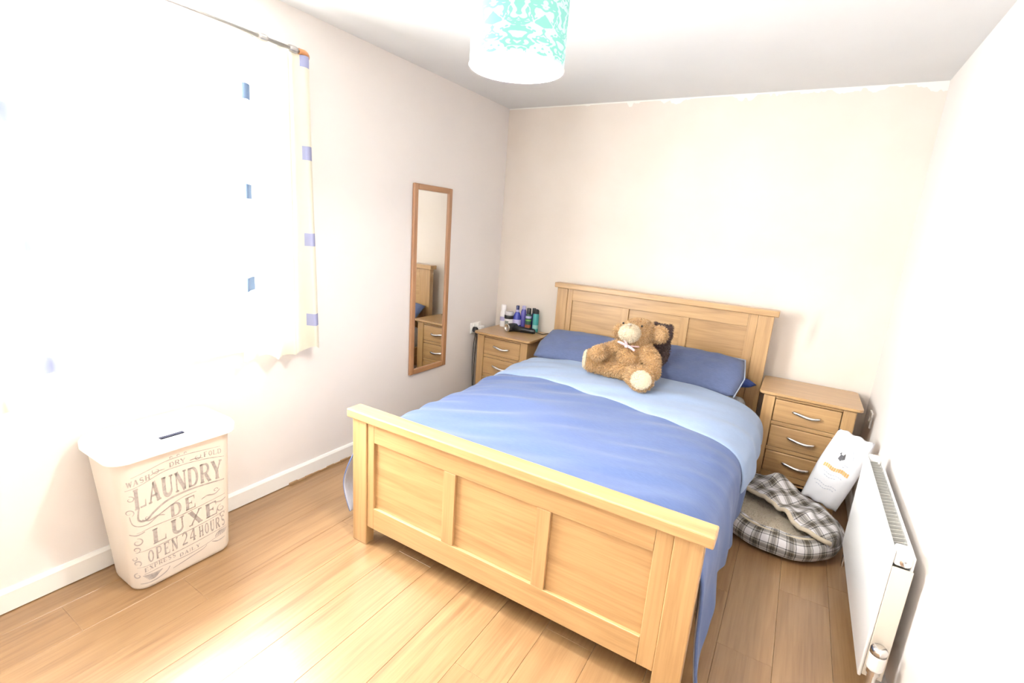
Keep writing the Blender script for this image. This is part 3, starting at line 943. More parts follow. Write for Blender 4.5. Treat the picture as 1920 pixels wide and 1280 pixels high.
GL = {
    'L': lambda: [seg((0.22, 0), (0.22, 1), TH)] + ser(0.22, 0.96) + [seg((0.05, 0.04), (0.88, 0.04), SF)] + [[(0.78, 0.04), (0.88, 0.04), (0.88, 0.34), (0.84, 0.34)]],
    'A': lambda: [seg((0.14, 0), (0.48, 1), TN), seg((0.80, 0), (0.50, 1), TH), seg((0.22, 0.34), (0.72, 0.34), TN)] + ser(0.14, 0.04, 0.28) + ser(0.80, 0.04, 0.36),
    'U': lambda: [seg((0.22, 0.32), (0.22, 1), TH), seg((0.78, 0.30), (0.78, 1), TN)] + stroke(arc(0.50, 0.32, 0.28, 0.28, 180, 360), [TH - 0.125 * k / 12 for k in range(13)]) + ser(0.22, 0.96) + ser(0.78, 0.96, 0.30),
    'N': lambda: [seg((0.16, 0), (0.16, 1), TN), seg((0.18, 0.98), (0.80, 0.02), TH), seg((0.84, 0), (0.84, 1), TN)] + ser(0.16, 0.04, 0.28) + ser(0.14, 0.96, 0.26) + ser(0.84, 0.96, 0.28),
    'D': lambda: [seg((0.20, 0), (0.20, 1), TH), seg((0.08, 0.96), (0.48, 0.96), SF), seg((0.08, 0.04), (0.48, 0.04), SF)] + stroke(arc(0.46, 0.5, 0.36, 0.46, 90, -90, 16), [SF + 0.12 * math.sin(PI * k / 16) for k in range(17)]),
    'R': lambda: [seg((0.20, 0), (0.20, 1), TH), seg((0.08, 0.96), (0.50, 0.96), SF), seg((0.20, 0.48), (0.50, 0.48), SF)] + stroke(arc(0.50, 0.72, 0.28, 0.24, 90, -90), [SF + 0.11 * math.sin(PI * k / 12) for k in range(13)]) + [seg((0.48, 0.48), (0.84, 0.02), TH * 0.9)] + ser(0.20, 0.04) + ser(0.86, 0.04, 0.26),
    'Y': lambda: [seg((0.50, 0), (0.50, 0.46), TH), seg((0.16, 0.97), (0.50, 0.42), TH), seg((0.86, 0.97), (0.52, 0.42), TN)] + ser(0.50, 0.04) + ser(0.14, 0.96, 0.32) + ser(0.86, 0.96, 0.26),
    'E': lambda: [seg((0.22, 0), (0.22, 1), TH), seg((0.06, 0.96), (0.84, 0.96), SF), seg((0.06, 0.04), (0.88, 0.04), SF), seg((0.22, 0.5), (0.62, 0.5), SF), [(0.76, 0.96), (0.84, 0.96), (0.84, 0.70), (0.81, 0.70)], [(0.78, 0.04), (0.88, 0.04), (0.88, 0.32), (0.84, 0.32)], [(0.56, 0.38), (0.62, 0.38), (0.62, 0.62), (0.56, 0.62)]],
    'X': lambda: [seg((0.18, 0.98), (0.82, 0.02), TH), seg((0.82, 0.98), (0.18, 0.02), TN)] + ser(0.18, 0.96) + ser(0.84, 0.96, 0.26) + ser(0.16, 0.04, 0.26) + ser(0.82, 0.04),
    'O': lambda: stroke(arc(0.5, 0.5, 0.32, 0.45, 0, 360, 24), [TN + 0.10 * abs(math.cos(2 * PI * k / 24)) for k in range(25)]),
    'P': lambda: [seg((0.22, 0), (0.22, 1), TH), seg((0.08, 0.96), (0.52, 0.96), SF), seg((0.22, 0.44), (0.52, 0.44), SF)] + stroke(arc(0.52, 0.70, 0.28, 0.26, 90, -90), [SF + 0.10 * math.sin(PI * k / 12) for k in range(13)]) + ser(0.22, 0.04),
    'H': lambda: [seg((0.22, 0), (0.22, 1), TH), seg((0.78, 0), (0.78, 1), TH), seg((0.22, 0.5), (0.78, 0.5), TN)] + ser(0.22, 0.04) + ser(0.22, 0.96) + ser(0.78, 0.04) + ser(0.78, 0.96),
    'S': lambda: stroke(arc(0.5, 0.74, 0.27, 0.22, 20, 250, 10) + arc(0.5, 0.27, 0.29, 0.24, 80, -160, 10), [TN + 0.09 * math.sin(PI * k / 21) for k in range(22)]),
    'W': lambda: [seg((0.10, 1), (0.30, 0), TH * .8), seg((0.30, 0), (0.50, 0.9), TN), seg((0.50, 0.9), (0.70, 0), TH * .8), seg((0.70, 0), (0.90, 1), TN)] + ser(0.1, 0.96, 0.24) + ser(0.9, 0.96, 0.24),
    'F': lambda: [seg((0.22, 0), (0.22, 1), TH), seg((0.06, 0.96), (0.84, 0.96), SF), seg((0.22, 0.5), (0.62, 0.5), SF)] + ser(0.22, 0.04),
    'I': lambda: [seg((0.5, 0), (0.5, 1), TH)] + ser(0.5, 0.04) + ser(0.5, 0.96),
    '2': lambda: stroke(arc(0.48, 0.70, 0.28, 0.26, 170, -20, 10) + [(0.60, 0.40), (0.18, 0.06)], [TN + 0.10 * math.sin(PI * k / 12) for k in range(13)]) + [seg((0.14, 0.06), (0.84, 0.06), 0.13)],
    '4': lambda: [seg((0.64, 0), (0.64, 1), TH), seg((0.60, 0.98), (0.10, 0.30), TN), seg((0.08, 0.29), (0.92, 0.29), TN)] + ser(0.64, 0.04),
}
PRINT = []


def put(poly, fx=lambda u, v: (u, v)):
    PRINT.append([fx(*p) for p in poly])


def word(text, s0, s1, z0, h, slope=0.0, archv=0.0, gap=0.06, hscale=None):
    n = len(text); wtot = s1 - s0
    widths = [0.45 if ch in ' I' else 1.0 for ch in text]
    unit = wtot / sum(widths); cur = s0
    for i, ch in enumerate(text):
        cw = unit * widths[i]
        if ch != ' ':
            hh = h * (hscale[i] if hscale else 1.0)
            for poly in GL[ch]():
                q = []
                for u, v in poly:
                    s_ = cur + cw * (gap / 2 + u * (1 - gap))
                    tt = (s_ - (s0 + s1) / 2) / (wtot / 2)
                    q.append((s_, z0 + v * hh + slope * (s_ - s0) + archv * (1 - tt * tt)))
                PRINT.append(q)
        cur += cw


def curl(cx, cz, r, a0, turns, w, sx=1.0):
    n = int(14 * abs(turns)) + 4
    pts = []
    for k in range(n + 1):
        t = k / n; rr = r * (1 - 0.75 * t); a = math.radians(a0) + turns * 2 * PI * t
        pts.append((cx + sx * rr * math.cos(a), cz + rr * math.sin(a)))
    for p in stroke(pts, [w * (0.35 + 0.9 * math.sin(PI * min(1, 0.1 + k / n))) for k in range(n + 1)]): PRINT.append(p)


def line(pts, w):
    p2 = [(p.x, p.y) for p in smoothpath([(a, b2, 0) for a, b2 in pts], 8)]
    n = len(p2)
    for p in stroke(p2, [w * (0.4 + 0.8 * math.sin(PI * (0.1 + 0.8 * k / (n - 1)))) for k in range(n)]): PRINT.append(p)


word('WASH', -0.165, -0.090, 0.452, 0.022, 0.12, 0)
word('DRY', -0.028, 0.030, 0.480, 0.020, 0.0, 0.003)
word('FOLD', 0.095, 0.165, 0.476, 0.022, -0.12, 0)
line([(-0.17, 0.440), (-0.12, 0.450), (-0.05, 0.472), (0, 0.474), (0.05, 0.472), (0.12, 0.462), (0.175, 0.448)], 0.003)
line([(-0.15, 0.488), (-0.10, 0.498), (-0.04, 0.512), (0.02, 0.514), (0.09, 0.508), (0.16, 0.500)], 0.0024)
for a, sg in ((-0.070, 1), (0.072, -1)):
    curl(a, 0.486, 0.014, 90 + sg * 60, sg * 0.9, 0.0032); line([(a - sg * 0.02, 0.474), (a, 0.482), (a + sg * 0.028, 0.482)], 0.003)
for a in (-0.02, 0.005, 0.03): curl(a, 0.520, 0.006, 0, 0.8, 0.0025)
word('LAUNDRY', -0.150, 0.165, 0.352, 0.086, 0.0, 0.012, 0.05, [1.0, 1.0, 1, 1, 1, 1, 1.0])
# long tail of the L and swash
line([(-0.135, 0.36), (-0.140, 0.31), (-0.118, 0.296), (-0.085, 0.322), (-0.04, 0.346), (0.03, 0.354), (0.10, 0.350), (0.17, 0.342)], 0.007)
line([(-0.165, 0.330), (-0.155, 0.290), (-0.115, 0.276), (-0.07, 0.300), (0.00, 0.330), (0.06, 0.336)], 0.0035)
curl(-0.165, 0.345, 0.016, -60, 1.1, 0.003); curl(-0.158, 0.402, 0.014, 100, -1.0, 0.003)
word('DE', -0.042, 0.062, 0.262, 0.058, 0.04, 0.0, 0.16)
for sg in (-1, 1):
    cx_ = 0.010 + sg * 0.088
    line([(cx_ - sg * 0.022, 0.288), (cx_, 0.296), (cx_ + sg * 0.03, 0.290), (cx_ + sg * 0.052, 0.304)], 0.0045)
    curl(cx_ + sg * 0.035, 0.306, 0.010, 0, 0.9 * sg, 0.003)
line([(-0.15, 0.252), (-0.09, 0.258), (0.0, 0.256), (0.08, 0.262), (0.17, 0.272)], 0.0028)
word('LUXE', -0.110, 0.145, 0.178, 0.066, 0.05, 0.0, 0.16)
for sg in (-1, 1):
    curl(sg * 0.150, 0.212, 0.018, 90, sg * 1.1, 0.004); curl(sg * 0.156, 0.180, 0.014, -90, -sg * 1.0, 0.0035); line([(sg * 0.125, 0.250), (sg * 0.150, 0.244), (sg * 0.172, 0.252)], 0.005)
line([(-0.16, 0.168), (-0.08, 0.166), (0.02, 0.170), (0.10, 0.178), (0.17, 0.190)], 0.0028)
word('OPEN', -0.128, -0.018, 0.106, 0.054, 0.04, 0, 0.16)
word('24', -0.010, 0.050, 0.112, 0.058, 0.04, 0, 0.10)
word('HOURS', 0.056, 0.166, 0.114, 0.052, 0.06, 0, 0.16)
line([(-0.16, 0.098), (-0.06, 0.096), (0.04, 0.100), (0.12, 0.108), (0.17, 0.112)], 0.0028)
word('EXPRESS', -0.140, -0.030, 0.070, 0.018, 0.06, 0.004, 0.12)
word('DAILY', -0.020, 0.060, 0.066, 0.016, 0.06, 0, 0.12)
line([(-0.14, 0.062), (-0.08, 0.064), (0.0, 0.058), (0.07, 0.064), (0.16, 0.086)], 0.0026)
for k in range(5): line([(-0.145 + k * 0.004, 0.056 - k * 0.006), (-0.11, 0.050 - k * 0.005), (-0.080 - k * 0.004, 0.052 - k * 0.003)], 0.0045)
for k in range(5): line([(0.120 + k * 0.009, 0.080 + k * 0.001), (0.128 + k * 0.009, 0.094), (0.142 + k * 0.007, 0.104)], 0.0045)
line([(-0.155, 0.022), (-0.11, 0.018), (-0.07, 0.030), (-0.055, 0.048)], 0.0038)
line([(-0.045, 0.030), (-0.01, 0.036), (0.03, 0.044), (0.07, 0.052), (0.085, 0.062)], 0.0036)
line([(0.105, 0.066), (0.130, 0.056), (0.160, 0.062)], 0.004)
curl(-0.160, 0.060, 0.014, 90, 1, 0.004); curl(-0.158, 0.118, 0.014, -60, 1, 0.004); curl(-0.165, 0.140, 0.010, 60, -1, 0.003)
pv, pf = [], []
for poly in PRINT:
    # split long polygons so the print follows the rounded corner
    k = len(pv)
    for s_, z in poly:
        q = hsurf(s_ * 1.02 - 0.012, z + 0.012, 0.0010); pv.append((q[0] - 0.175, q[1] + 2.728, q[2]))
    pf.append(tuple(range(k, k + len(poly))))
me = bpy.data.meshes.new('printed_lettering'); me.from_pydata(pv, [], pf)
pm, nt, b_n = mat('grey_print')
tc = N(nt, 'ShaderNodeTexCoord'); nn = N(nt, 'ShaderNodeTexNoise'); nn.inputs['Scale'].default_value = 70; nn.inputs['Detail'].default_value = 4
nt.links.new(tc.outputs['Object'], nn.inputs['Vector'])
nt.links.new(ramp(nt, nn.outputs['Fac'], [(0.3, (0.30, 0.275, 0.265)), (0.75, (0.47, 0.44, 0.42))]), b_n.inputs['Base Color']); b_n.inputs['Roughness'].default_value = 0.6
pr2 = obj('printed_lettering', me, pm, hamper)
pr2['label'] = 'grey vintage laundry lettering'

# ------------------------------------------------------------------ things on the left nightstand
NZ = 0.655


def bottle(name, label, cat, x, y, parts, group='bottles on the left nightstand'):
    t = thing(name, label, cat, (x, y, NZ), 0, group)
    t['_base'] = (0, 0, 0)
    for pn, prof, m in parts:
        obj(pn, MB().lathe(prof, (0, 0, 0), 24), m, t, smooth=False, bevel=0.0).data.polygons.foreach_set('use_smooth', [False] * 1) if False else None
        o = obj(pn, MB().lathe(prof, (0, 0, 0), 24), m, t, smooth=True)
        e = o.modifiers.new('es', 'EDGE_SPLIT'); e.split_angle = math.radians(40)
    return t


wht = plain('bottle_white', (0.74, 0.73, 0.74), 0.35); lbl_g = plain('grey_label_ink', (0.10, 0.11, 0.11), 0.5)
blue_p = plain('blue_plastic', (0.045, 0.06, 0.34), 0.25); navy_p = plain('navy_plastic', (0.015, 0.02, 0.09), 0.3)
teal_p = plain('teal_can', (0.05, 0.30, 0.30), 0.3); green_p = plain('green_band', (0.18, 0.42, 0.10), 0.4)
lilac = plain('lilac_label', (0.40, 0.38, 0.62), 0.4); red_p = plain('rust_band', (0.32, 0.10, 0.05), 0.5)
clear = plain('frosted_clear', (0.45, 0.43, 0.45), 0.25); dgreen = plain('dark_green_can', (0.03, 0.09, 0.06), 0.35)

bottle('shampoo_bottle', 'tall white bottle standing behind the black-collared jar', 'bottle', 0.128, -0.085,
       [('body', [(0.026, 0), (0.027, 0.008), (0.027, 0.115), (0.022, 0.135)], wht), ('cap', [(0.022, 0.1355), (0.022, 0.180), (0.018, 0.186)], wht), ('label', [(0.0274, 0.05), (0.0274, 0.085)], lilac)])
jar = bottle('cosmetic_jar', 'white jar with a black collar and grey printed label', 'jar', 0.205, -0.115,
       [('body', [(0.038, 0), (0.040, 0.006), (0.040, 0.082)], wht), ('collar', [(0.0405, 0.0825), (0.042, 0.086), (0.042, 0.108), (0.0405, 0.111)], black_plastic), ('lid', [(0.036, 0.1115), (0.036, 0.136), (0.033, 0.140)], clear)])
lb = MB()
for k in range(6):
    for j in range(2):
        a0 = -PI / 2 - 0.42 + 0.14 * k
        r = 0.0405; z0_, z1_ = (0.030, 0.066)
        if j == 0: lb.quad_grid([(r * math.cos(a0), r * math.sin(a0), z0_), (r * math.cos(a0 + 0.14), r * math.sin(a0 + 0.14), z0_), (r * math.cos(a0), r * math.sin(a0), z1_), (r * math.cos(a0 + 0.14), r * math.sin(a0 + 0.14), z1_)], 2, 2)
obj('label', lb, plain('jar_label', (0.22, 0.24, 0.23), 0.5), jar)
bottle('pump_bottle', 'bright blue bottle with a lilac label right of the jar', 'bottle', 0.272, -0.100,
       [('body', [(0.031, 0), (0.033, 0.008), (0.034, 0.06), (0.032, 0.105), (0.022, 0.135), (0.015, 0.146)], blue_p), ('label', [(0.0342, 0.040), (0.0345, 0.060), (0.0335, 0.085)], lilac), ('neck', [(0.015, 0.1465), (0.015, 0.165)], lilac), ('cap', [(0.013, 0.1655), (0.014, 0.195), (0.011, 0.200)], navy_p)])
bottle('lotion_bottle', 'violet-blue bottle standing just behind the bright blue one', 'bottle', 0.310, -0.062,
       [('body', [(0.022, 0), (0.023, 0.006), (0.023, 0.15), (0.016, 0.170)], plain('violet_plastic', (0.09, 0.08, 0.33), 0.3)), ('cap', [(0.016, 0.1705), (0.016, 0.196), (0.013, 0.199)], lilac)])
bottle('spray_can', 'black-capped dark spray can with a bright green band', 'spray can', 0.372, -0.085,
       [('body', [(0.024, 0), (0.025, 0.005), (0.025, 0.128), (0.018, 0.142)], dgreen), ('cap', [(0.0175, 0.1425), (0.018, 0.186), (0.015, 0.190)], black_plastic), ('band', [(0.0254, 0.086), (0.0254, 0.096)], green_p), ('blue_band', [(0.0254, 0.108), (0.0254, 0.127)], lilac), ('rust_band', [(0.0254, 0.03), (0.0254, 0.055)], red_p)], 'spray cans on the left nightstand')
bottle('spray_can', 'slim black-capped navy spray can between green-banded and teal cans', 'spray can', 0.398, -0.045,
       [('body', [(0.019, 0), (0.020, 0.005), (0.020, 0.135), (0.014, 0.148)], navy_p), ('cap', [(0.0145, 0.1485), (0.015, 0.186), (0.012, 0.190)], black_plastic)], 'spray cans on the left nightstand')
bottle('spray_can', 'teal spray can with a black domed cap, rightmost of the cans', 'spray can', 0.434, -0.072,
       [('body', [(0.024, 0), (0.025, 0.005), (0.025, 0.140), (0.022, 0.152)], teal_p), ('cap', [(0.0225, 0.1525), (0.023, 0.175), (0.018, 0.186), (0.008, 0.190)], black_plastic), ('band', [(0.0254, 0.03), (0.0254, 0.06)], plain('pale_teal', (0.25, 0.5, 0.48), 0.4))], 'spray cans on the left nightstand')

hd = thing('hair_dryer', 'black hairdryer with a silver end lying on the left nightstand', 'hairdryer', (0.33, -0.22, NZ))
ax = Vector((-0.35, -0.93, 0)).normalized()
hc = Vector((0.290, -0.205, NZ + 0.034))
obj('barrel', MB().lathe([(0.022, -0.050), (0.028, -0.045), (0.033, -0.02), (0.033, 0.035), (0.031, 0.045)], tuple(hc), 22, ax), black_plastic, hd, smooth=True)
obj('silver_ring', MB().lathe([(0.032, 0.0455), (0.033, 0.054), (0.026, 0.056), (0.024, 0.050), (0.002, 0.050)], tuple(hc), 22, ax), chrome, hd, smooth=True)
hs = hc + Vector((0.022, 0, -0.004)); he = Vector((0.480, -0.155, NZ + 0.019))
obj('handle', MB().tube([tuple(hs), tuple(hs.lerp(he, .5)), tuple(hs.lerp(he, .93)), tuple(he)], [0.024, 0.021, 0.019, 0.016], 14), black_plastic, hd, smooth=True)
obj('cable', MB().tube(smoothpath([tuple(he), (0.505, -0.150, NZ + 0.012), (0.53, -0.12, NZ + 0.004), (0.548, -0.07, NZ + 0.004), (0.560, -0.034, NZ + 0.003)], 6), 0.003, 8), black_plastic, hd, smooth=True)


# ------------------------------------------------------------------ sockets
def socket_left():
    t = thing('wall_socket', 'white double socket on the left wall beside the nightstand', 'socket', (0, -0.31, 0.655))
    obj('plate', MB().box(0.0, 0.010, -0.385, -0.240, 0.612, 0.698), white_plastic, t, bevel=0.003)
    for yy in (-0.345, -0.275):
        obj('switch', MB().box(0.0101, 0.013, yy - 0.007, yy + 0.007, 0.672, 0.690), white_plastic, t)
    p = thing('black_plug', 'black plug with a cable in the left wall socket', 'plug', (0.0105, -0.345, 0.64))
    obj('plug_body', MB().lathe([(0.022, 0), (0.022, 0.026), (0.015, 0.036)], (0.0106, -0.345, 0.643), 18, (1, 0, 0)), black_plastic, p)
    obj('cable', MB().tube(smoothpath([(0.036, -0.345, 0.630), (0.040, -0.345, 0.55), (0.030, -0.340, 0.40), (0.024, -0.332, 0.25), (0.022, -0.326, 0.12), (0.030, -0.32, 0.004)], 6), 0.003, 8), black_plastic, p, smooth=True)
    obj('second_cable', MB().tube(smoothpath([(0.030, -0.345, 0.630), (0.022, -0.352, 0.50), (0.020, -0.352, 0.34), (0.021, -0.342, 0.20), (0.024, -0.336, 0.06), (0.034, -0.335, 0.004)], 6), 0.0026, 8), black_plastic, p, smooth=True)
    a = thing('plug_adapter', 'white plug adapter in the right half of the left socket', 'plug', (0.0105, -0.275, 0.65))
    obj('adapter_body', MB().box(0.0106, 0.050, -0.300, -0.248, 0.628, 0.668), white_plastic, a, bevel=0.005)


socket_left()
s2_ = thing('wall_socket', 'white socket low on the right wall behind the empty nightstand', 'socket', (W, -0.30, 0.56))
obj('plate', MB().box(W - 0.010, W, -0.275, -0.190, 0.515, 0.605), white_plastic, s2_, bevel=0.003)
obj('switch', MB().box(W - 0.014, W - 0.0101, -0.245, -0.222, 0.55, 0.57), white_plastic, s2_)

# ------------------------------------------------------------------ radiator
RX0, RX1, RY0, RY1, RZ0, RZ1 = 2.634, 2.698, -1.812, -0.962, 0.130, 0.602
rad = thing('radiator', 'white flat-panel radiator on the right wall beside the dog bed', 'radiator', (2.67, -1.38, RZ0))
obj('front_panel', MB().box(RX0, RX0 + 0.010, RY0, RY1, RZ0, RZ1), rad_white, rad, bevel=0.004)
obj('back_panel', MB().box(RX1 - 0.008, RX1, RY0 + 0.012, RY1 - 0.012, RZ0 + 0.01, RZ1 - 0.014), rad_white, rad, bevel=0.003)
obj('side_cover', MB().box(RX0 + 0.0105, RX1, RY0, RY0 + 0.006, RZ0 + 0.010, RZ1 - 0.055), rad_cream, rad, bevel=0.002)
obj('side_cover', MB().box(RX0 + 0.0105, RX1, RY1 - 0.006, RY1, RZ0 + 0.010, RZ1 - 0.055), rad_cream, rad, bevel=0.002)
nf = 27
fin0 = None
for k in range(nf):
    yy = RY0 + 0.06 + (RY1 - RY0 - 0.12) * k / (nf - 1)
    if fin0 is None:
        fin0 = obj('fin', MB().prism([(-0.010, -0.0), (-0.007, 0.0), (0.010, 0.040), (0.007, 0.040)], RZ0 + 0.02, RZ1 - 0.012, 'xy'), fin_grey, rad)
        # prism is drawn in x-y: turn so that it spans the gap between the panels
        for v in fin0.data.vertices:
            a, b2 = v.co.x + 2.67, v.co.y - 1.38
            v.co.x, v.co.y = (RX0 + 0.011 + b2 * 1.0) - 2.67, a - 0.0
        fin0.location = (0, yy - 0 + 1.38, 0); f_ = fin0
    else:
        f_ = fin0.copy(); COL.objects.link(f_); f_.location = (0, yy + 1.38, 0)
for yy, nm in ((RY0 + 0.026, 'end_cap'), (RY1 - 0.030, 'end_cap')):
    obj(nm, MB().box(RX0 + 0.0105, RX1 - 0.0085, yy - 0.026, yy + 0.026, RZ1 - 0.050, RZ1 + 0.004), rad_white, rad, bevel=0.010, segs=3)
obj('bleed_valve', MB().lathe([(0.015, 0), (0.015, 0.012), (0.008, 0.016), (0.006, 0.024)], (RX0 + 0.036, RY0 - 0.0005, RZ1 - 0.026), 16, (0, -1, 0)), chrome, rad)
vy = RY0 - 0.045
vx = RX0 + 0.026
obj('valve_body', MB().tube([(vx, RY0 + 0.0, RZ0 + 0.035), (vx, vy, RZ0 + 0.035)], 0.010, 12).lathe([(0.013, -0.03), (0.013, 0.03), (0.018, 0.034), (0.018, 0.049)], (vx, vy, RZ0 + 0.030), 16), chrome, rad)
vh = obj('valve_head', MB().lathe([(0.019, 0), (0.022, 0.006), (0.0225, 0.050), (0.021, 0.056)], (vx, vy, RZ0 + 0.080), 20), white_plastic, rad)
vh['label'] = 'white thermostatic valve head'
obj('valve_cap', MB().lathe([(0.0225, 0), (0.023, 0.016), (0.018, 0.024), (0.006, 0.026)], (vx, vy, RZ0 + 0.1365), 20), chrome, rad, smooth=True)
obj('pipe', MB().tube([(vx, vy, RZ0 + 0.0), (vx, vy, 0.0)], 0.0075, 12), chrome, rad)
obj('pipe', MB().tube([(vx, RY1 + 0.03, RZ0 + 0.03), (vx, RY1 + 0.03, 0.0)], 0.0075, 12).tube([(vx, RY1 - 0.01, RZ0 + 0.03), (vx, RY1 + 0.035, RZ0 + 0.03)], 0.010, 12), chrome, rad)

# ------------------------------------------------------------------ dog bed
DX, DY, DR = 2.362, -0.800, 0.300
db = thing('dog_bed', 'round grey tartan dog bed with fleece lining and slumped half hood', 'pet bed', (DX, DY, 0))
na = 96
prof = [(0.20, 0.001), (0.255, 0.006), (0.290, 0.030), (0.300, 0.060), (0.293, 0.095), (0.270, 0.120), (0.240, 0.128), (0.215, 0.118)]


def drad(a, r):
    return r * (1 + 0.015 * math.sin(5 * a + 1) + 0.01 * math.sin(9 * a))


pts, uv = [], []
for j, (r, z) in enumerate(prof):
    for i in range(na + 1):
        a = 2 * PI * i / na
        rr = drad(a, r) * DR / 0.30
        pts.append((DX + rr * math.cos(a), DY + rr * math.sin(a), z + 0.004 * math.sin(7 * a) * (z > 0.08))); uv.append((a * 0.30, sum(math.hypot(prof[q][0] - prof[q - 1][0], prof[q][1] - prof[q - 1][1]) for q in range(1, j + 1))))
mb = MB(); mb.quad_grid(pts, na + 1, len(prof), uv=uv)
dbm = bpy.data.meshes.new('side_wall'); dbm.from_pydata([(a - DX, b2 - DY, c) for a, b2, c in mb.v], [], mb.f)
l = dbm.uv_layers.new(name='UVMap')
for lp in dbm.loops: l.data[lp.index].uv = mb.uv[lp.vertex_index]
obj('side_wall', dbm, tartan_m, db, smooth=True)
pts = []
for j in range(8):
    r = 0.245 * j / 7
    for i in range(48):
        a = 2 * PI * i / 48
        pts.append((DX + r * math.cos(a), DY + r * math.sin(a), 0.104 + 0.014 * (1 - (r / 0.245) ** 2) + 0.006 * nz(math.cos(a) * r * 9, math.sin(a) * r * 9, 2, 1)))
fc = obj('fleece_cushion', MB().quad_grid(pts, 48, 8, True), fleece_m, db, smooth=True)
fur('fleece_pile', fc, 5000, 0.007, fleece_m, db, 11, 0.0016, 0.1)
# slumped hood over the far half: from the chord (front opening) back to the rim
ang = math.radians(-40)              # direction of the chord
cd = Vector((math.cos(ang), math.sin(ang), 0)); nd = Vector((-cd.y, cd.x, 0))      # nd points to the back
nu, nv = 60, 34
pts, uv, edge = [], [], []
for j in range(nv + 1):
    t = j / nv
    for i in range(nu + 1):
        s_ = -1 + 2 * i / nu
        half = DR * 0.985
        rim = math.sqrt(max(0.0, 1 - s_ * s_)) * half
        d0 = -0.085 + 0.02 * math.cos(s_ * 3)                 # the opening lies a little in front of the middle
        dd = d0 * (1 - abs(s_) ** 6) + (rim - d0 * (1 - abs(s_) ** 6)) * t
        p = Vector((DX, DY, 0)) + cd * (s_ * half) + nd * dd
        dome = math.sin(PI * min(1, 0.18 + 0.82 * t)) ** 0.8 * (1 - s_ ** 4) ** 0.8
        z = 0.128 + 0.020 * (1 - s_ * s_) * (1 - t) + 0.055 * dome
        z += (0.022 * nz(s_ * 3.1, t * 3.4, 7.3, 1) + 0.014 * nz(s_ * 7 + 3, t * 6, 2.2, 1)) * (1 - s_ ** 4) * (0.35 + dome)
        # crumpled lump on the left
        z += 0.055 * math.exp(-((s_ + 0.42) ** 2) / 0.05 - ((t - 0.55) ** 2) / 0.06) + 0.03 * math.exp(-((s_ + 0.78) ** 2) / 0.02 - ((t - 0.45) ** 2) / 0.10)
        z -= 0.045 * t ** 6
        pts.append(p + Vector((0, 0, z))); uv.append((s_ * half + 0.02 * nz(s_ * 2, t * 2, 1, 1), dd * 1.1 + 0.02 * nz(s_ * 3, t * 3, 4, 1)))
        if j == 0: edge.append(p + Vector((0, 0, z)))
mb = MB(); mb.quad_grid(pts, nu + 1, nv + 1, uv=uv)
hm = bpy.data.meshes.new('hood'); hm.from_pydata([(a - DX, b2 - DY, c) for a, b2, c in mb.v], [], mb.f)
l = hm.uv_layers.new(name='UVMap')
for lp in hm.loops: l.data[lp.index].uv = mb.uv[lp.vertex_index]
hood = obj('hood', hm, tartan_m, db, smooth=True)
sm = hood.modifiers.new('thickness', 'SOLIDIFY'); sm.thickness = 0.010; sm.offset = -1
ss = hood.modifiers.new('sub', 'SUBSURF'); ss.levels = 1; ss.render_levels = 1
obj('fleece_trim', MB().tube([p + Vector((0, 0, -0.004)) - nd * 0.002 for p in edge], 0.011, 8), fleece_trim_m, hood, smooth=True)
pts = [(DX + 0.238 * DR / .285 * math.cos(a), DY + 0.238 * DR / .285 * math.sin(a), 0.122) for a in [math.radians(150 + 190 * k / 50) for k in range(51)]]
obj('inner_piping', MB().tube(pts, 0.006, 6), fleece_trim_m, db, smooth=True)

# ------------------------------------------------------------------ white sack
BG = (2.530, -0.690, 0.176)
sack = thing('pet_food_sack', 'white printed plastic sack with an orange band leaning beside the radiator', 'sack', BG)
BW, BH, BD = 0.088, 0.208, 0.038
tilt = Matrix.Rotation(math.radians(-4), 3, 'X') @ Matrix.Rotation(math.radians(13), 3, 'Y')
tilt = Matrix.Rotation(math.radians(-8), 3, 'Z') @ tilt


def sackp(u, v, sgn, off=0.0):
    """u, v in -1..1 on the sack's front (sgn -1) or back (+1)"""
    th = (max(0.0, 1 - abs(u) ** 3)) ** 0.6 * (max(0.0, 1 - abs(v) ** 4)) ** 0.5
    wv = 1.0 - 0.06 * (v > 0) * v + 0.05 * math.cos(v * 2.2)
    y = sgn * (BD * th * (1.05 - 0.35 * v)) + 0.006 * nz(u * 3, v * 4, 3 + sgn, 1) * th + sgn * off
    return tilt @ Vector((BW * u * wv, y, BH * (v + 1) + 0.004 * math.sin(u * 9)))


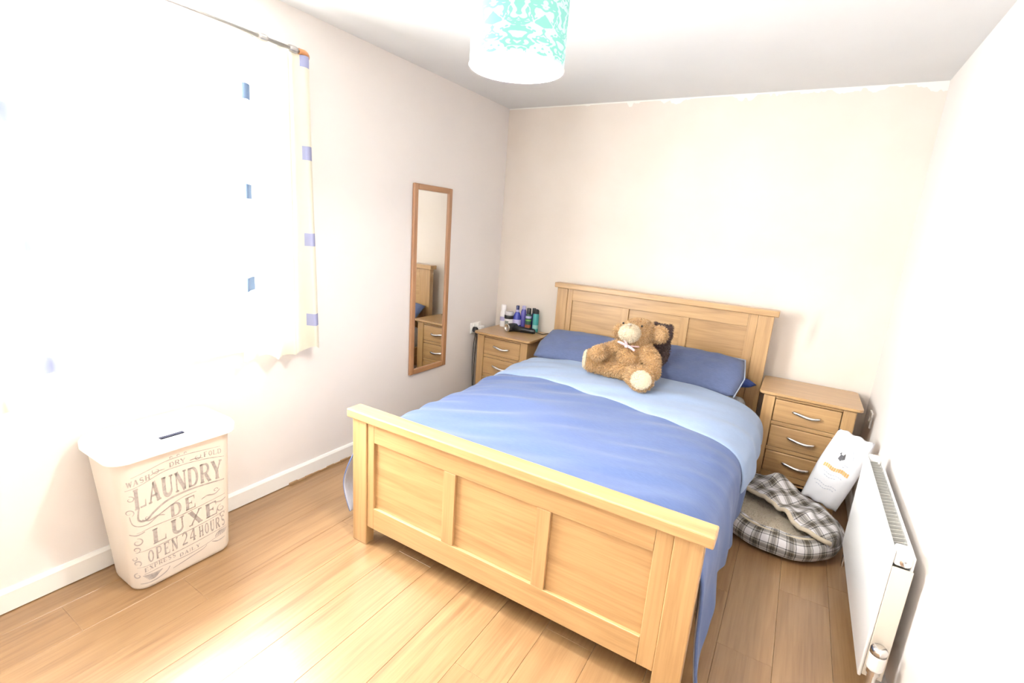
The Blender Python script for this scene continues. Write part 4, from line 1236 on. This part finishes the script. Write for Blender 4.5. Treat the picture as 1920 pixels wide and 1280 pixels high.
mb = MB()
n = 24
for sgn in (-1, 1):
    mb.quad_grid([Vector(BG) + sackp(-1 + 2 * i / n, -1 + 2 * j / n, sgn) for j in range(n + 1) for i in range(n + 1)], n + 1, n + 1)
obj('sack_body', mb, bag_m, sack, smooth=True)


def sprint(name, quads, m):
    v, f = [], []
    for poly in quads:
        k = len(v)
        v += [tuple(sackp(a, b2, -1, 0.0015)) for a, b2 in poly]; f.append(tuple(range(k, k + len(poly))))
    me = bpy.data.meshes.new(name); me.from_pydata(v, [], f)
    return obj(name, me, m, sack)


emb = [[(-0.26, 0.34), (-0.10, 0.30), (-0.06, 0.46), (-0.22, 0.47)], [(-0.30, 0.46), (-0.20, 0.47), (-0.24, 0.54)], [(-0.10, 0.46), (0.02, 0.44), (-0.04, 0.52)], [(-0.06, 0.33), (0.06, 0.36), (0.02, 0.44), (-0.06, 0.46)]]
o = sprint('dog_emblem', emb, plain('emblem_grey', (0.10, 0.10, 0.11), 0.6)); o['label'] = 'small dark dog-head emblem'
band = []
for k in range(12):
    a = -0.70 + k * 0.108
    band += [[(a, 0.00), (a + 0.085, 0.00), (a + 0.085, 0.10), (a, 0.10)]]
o = sprint('orange_lettering_band', band, plain('orange_print', (0.72, 0.44, 0.16), 0.5)); o['label'] = 'orange printed band'
fine = stroke([(p[0], p[1]) for p in arc(-0.10, 0.38, 0.52, 0.30, 168, 12, 18)], 0.035)
fine = [q for i, q in enumerate(fine) if i % 4 != 3]
for zz, a, b2 in ((0.22, -0.45, 0.35), (0.16, -0.25, 0.20), (-0.12, -0.55, 0.30), (-0.20, -0.45, 0.10), (-0.42, -0.75, 0.35), (-0.50, -0.60, 0.30)):
    k = a
    while k < b2:
        fine.append([(k, zz), (k + 0.09, zz), (k + 0.09, zz + 0.02), (k, zz + 0.02)]); k += 0.12
o = sprint('fine_print', fine, plain('faint_blue_print', (0.50, 0.54, 0.62), 0.5)); o['kind'] = 'stuff'

for o in bpy.data.objects:
    if '_base' in o: del o['_base']
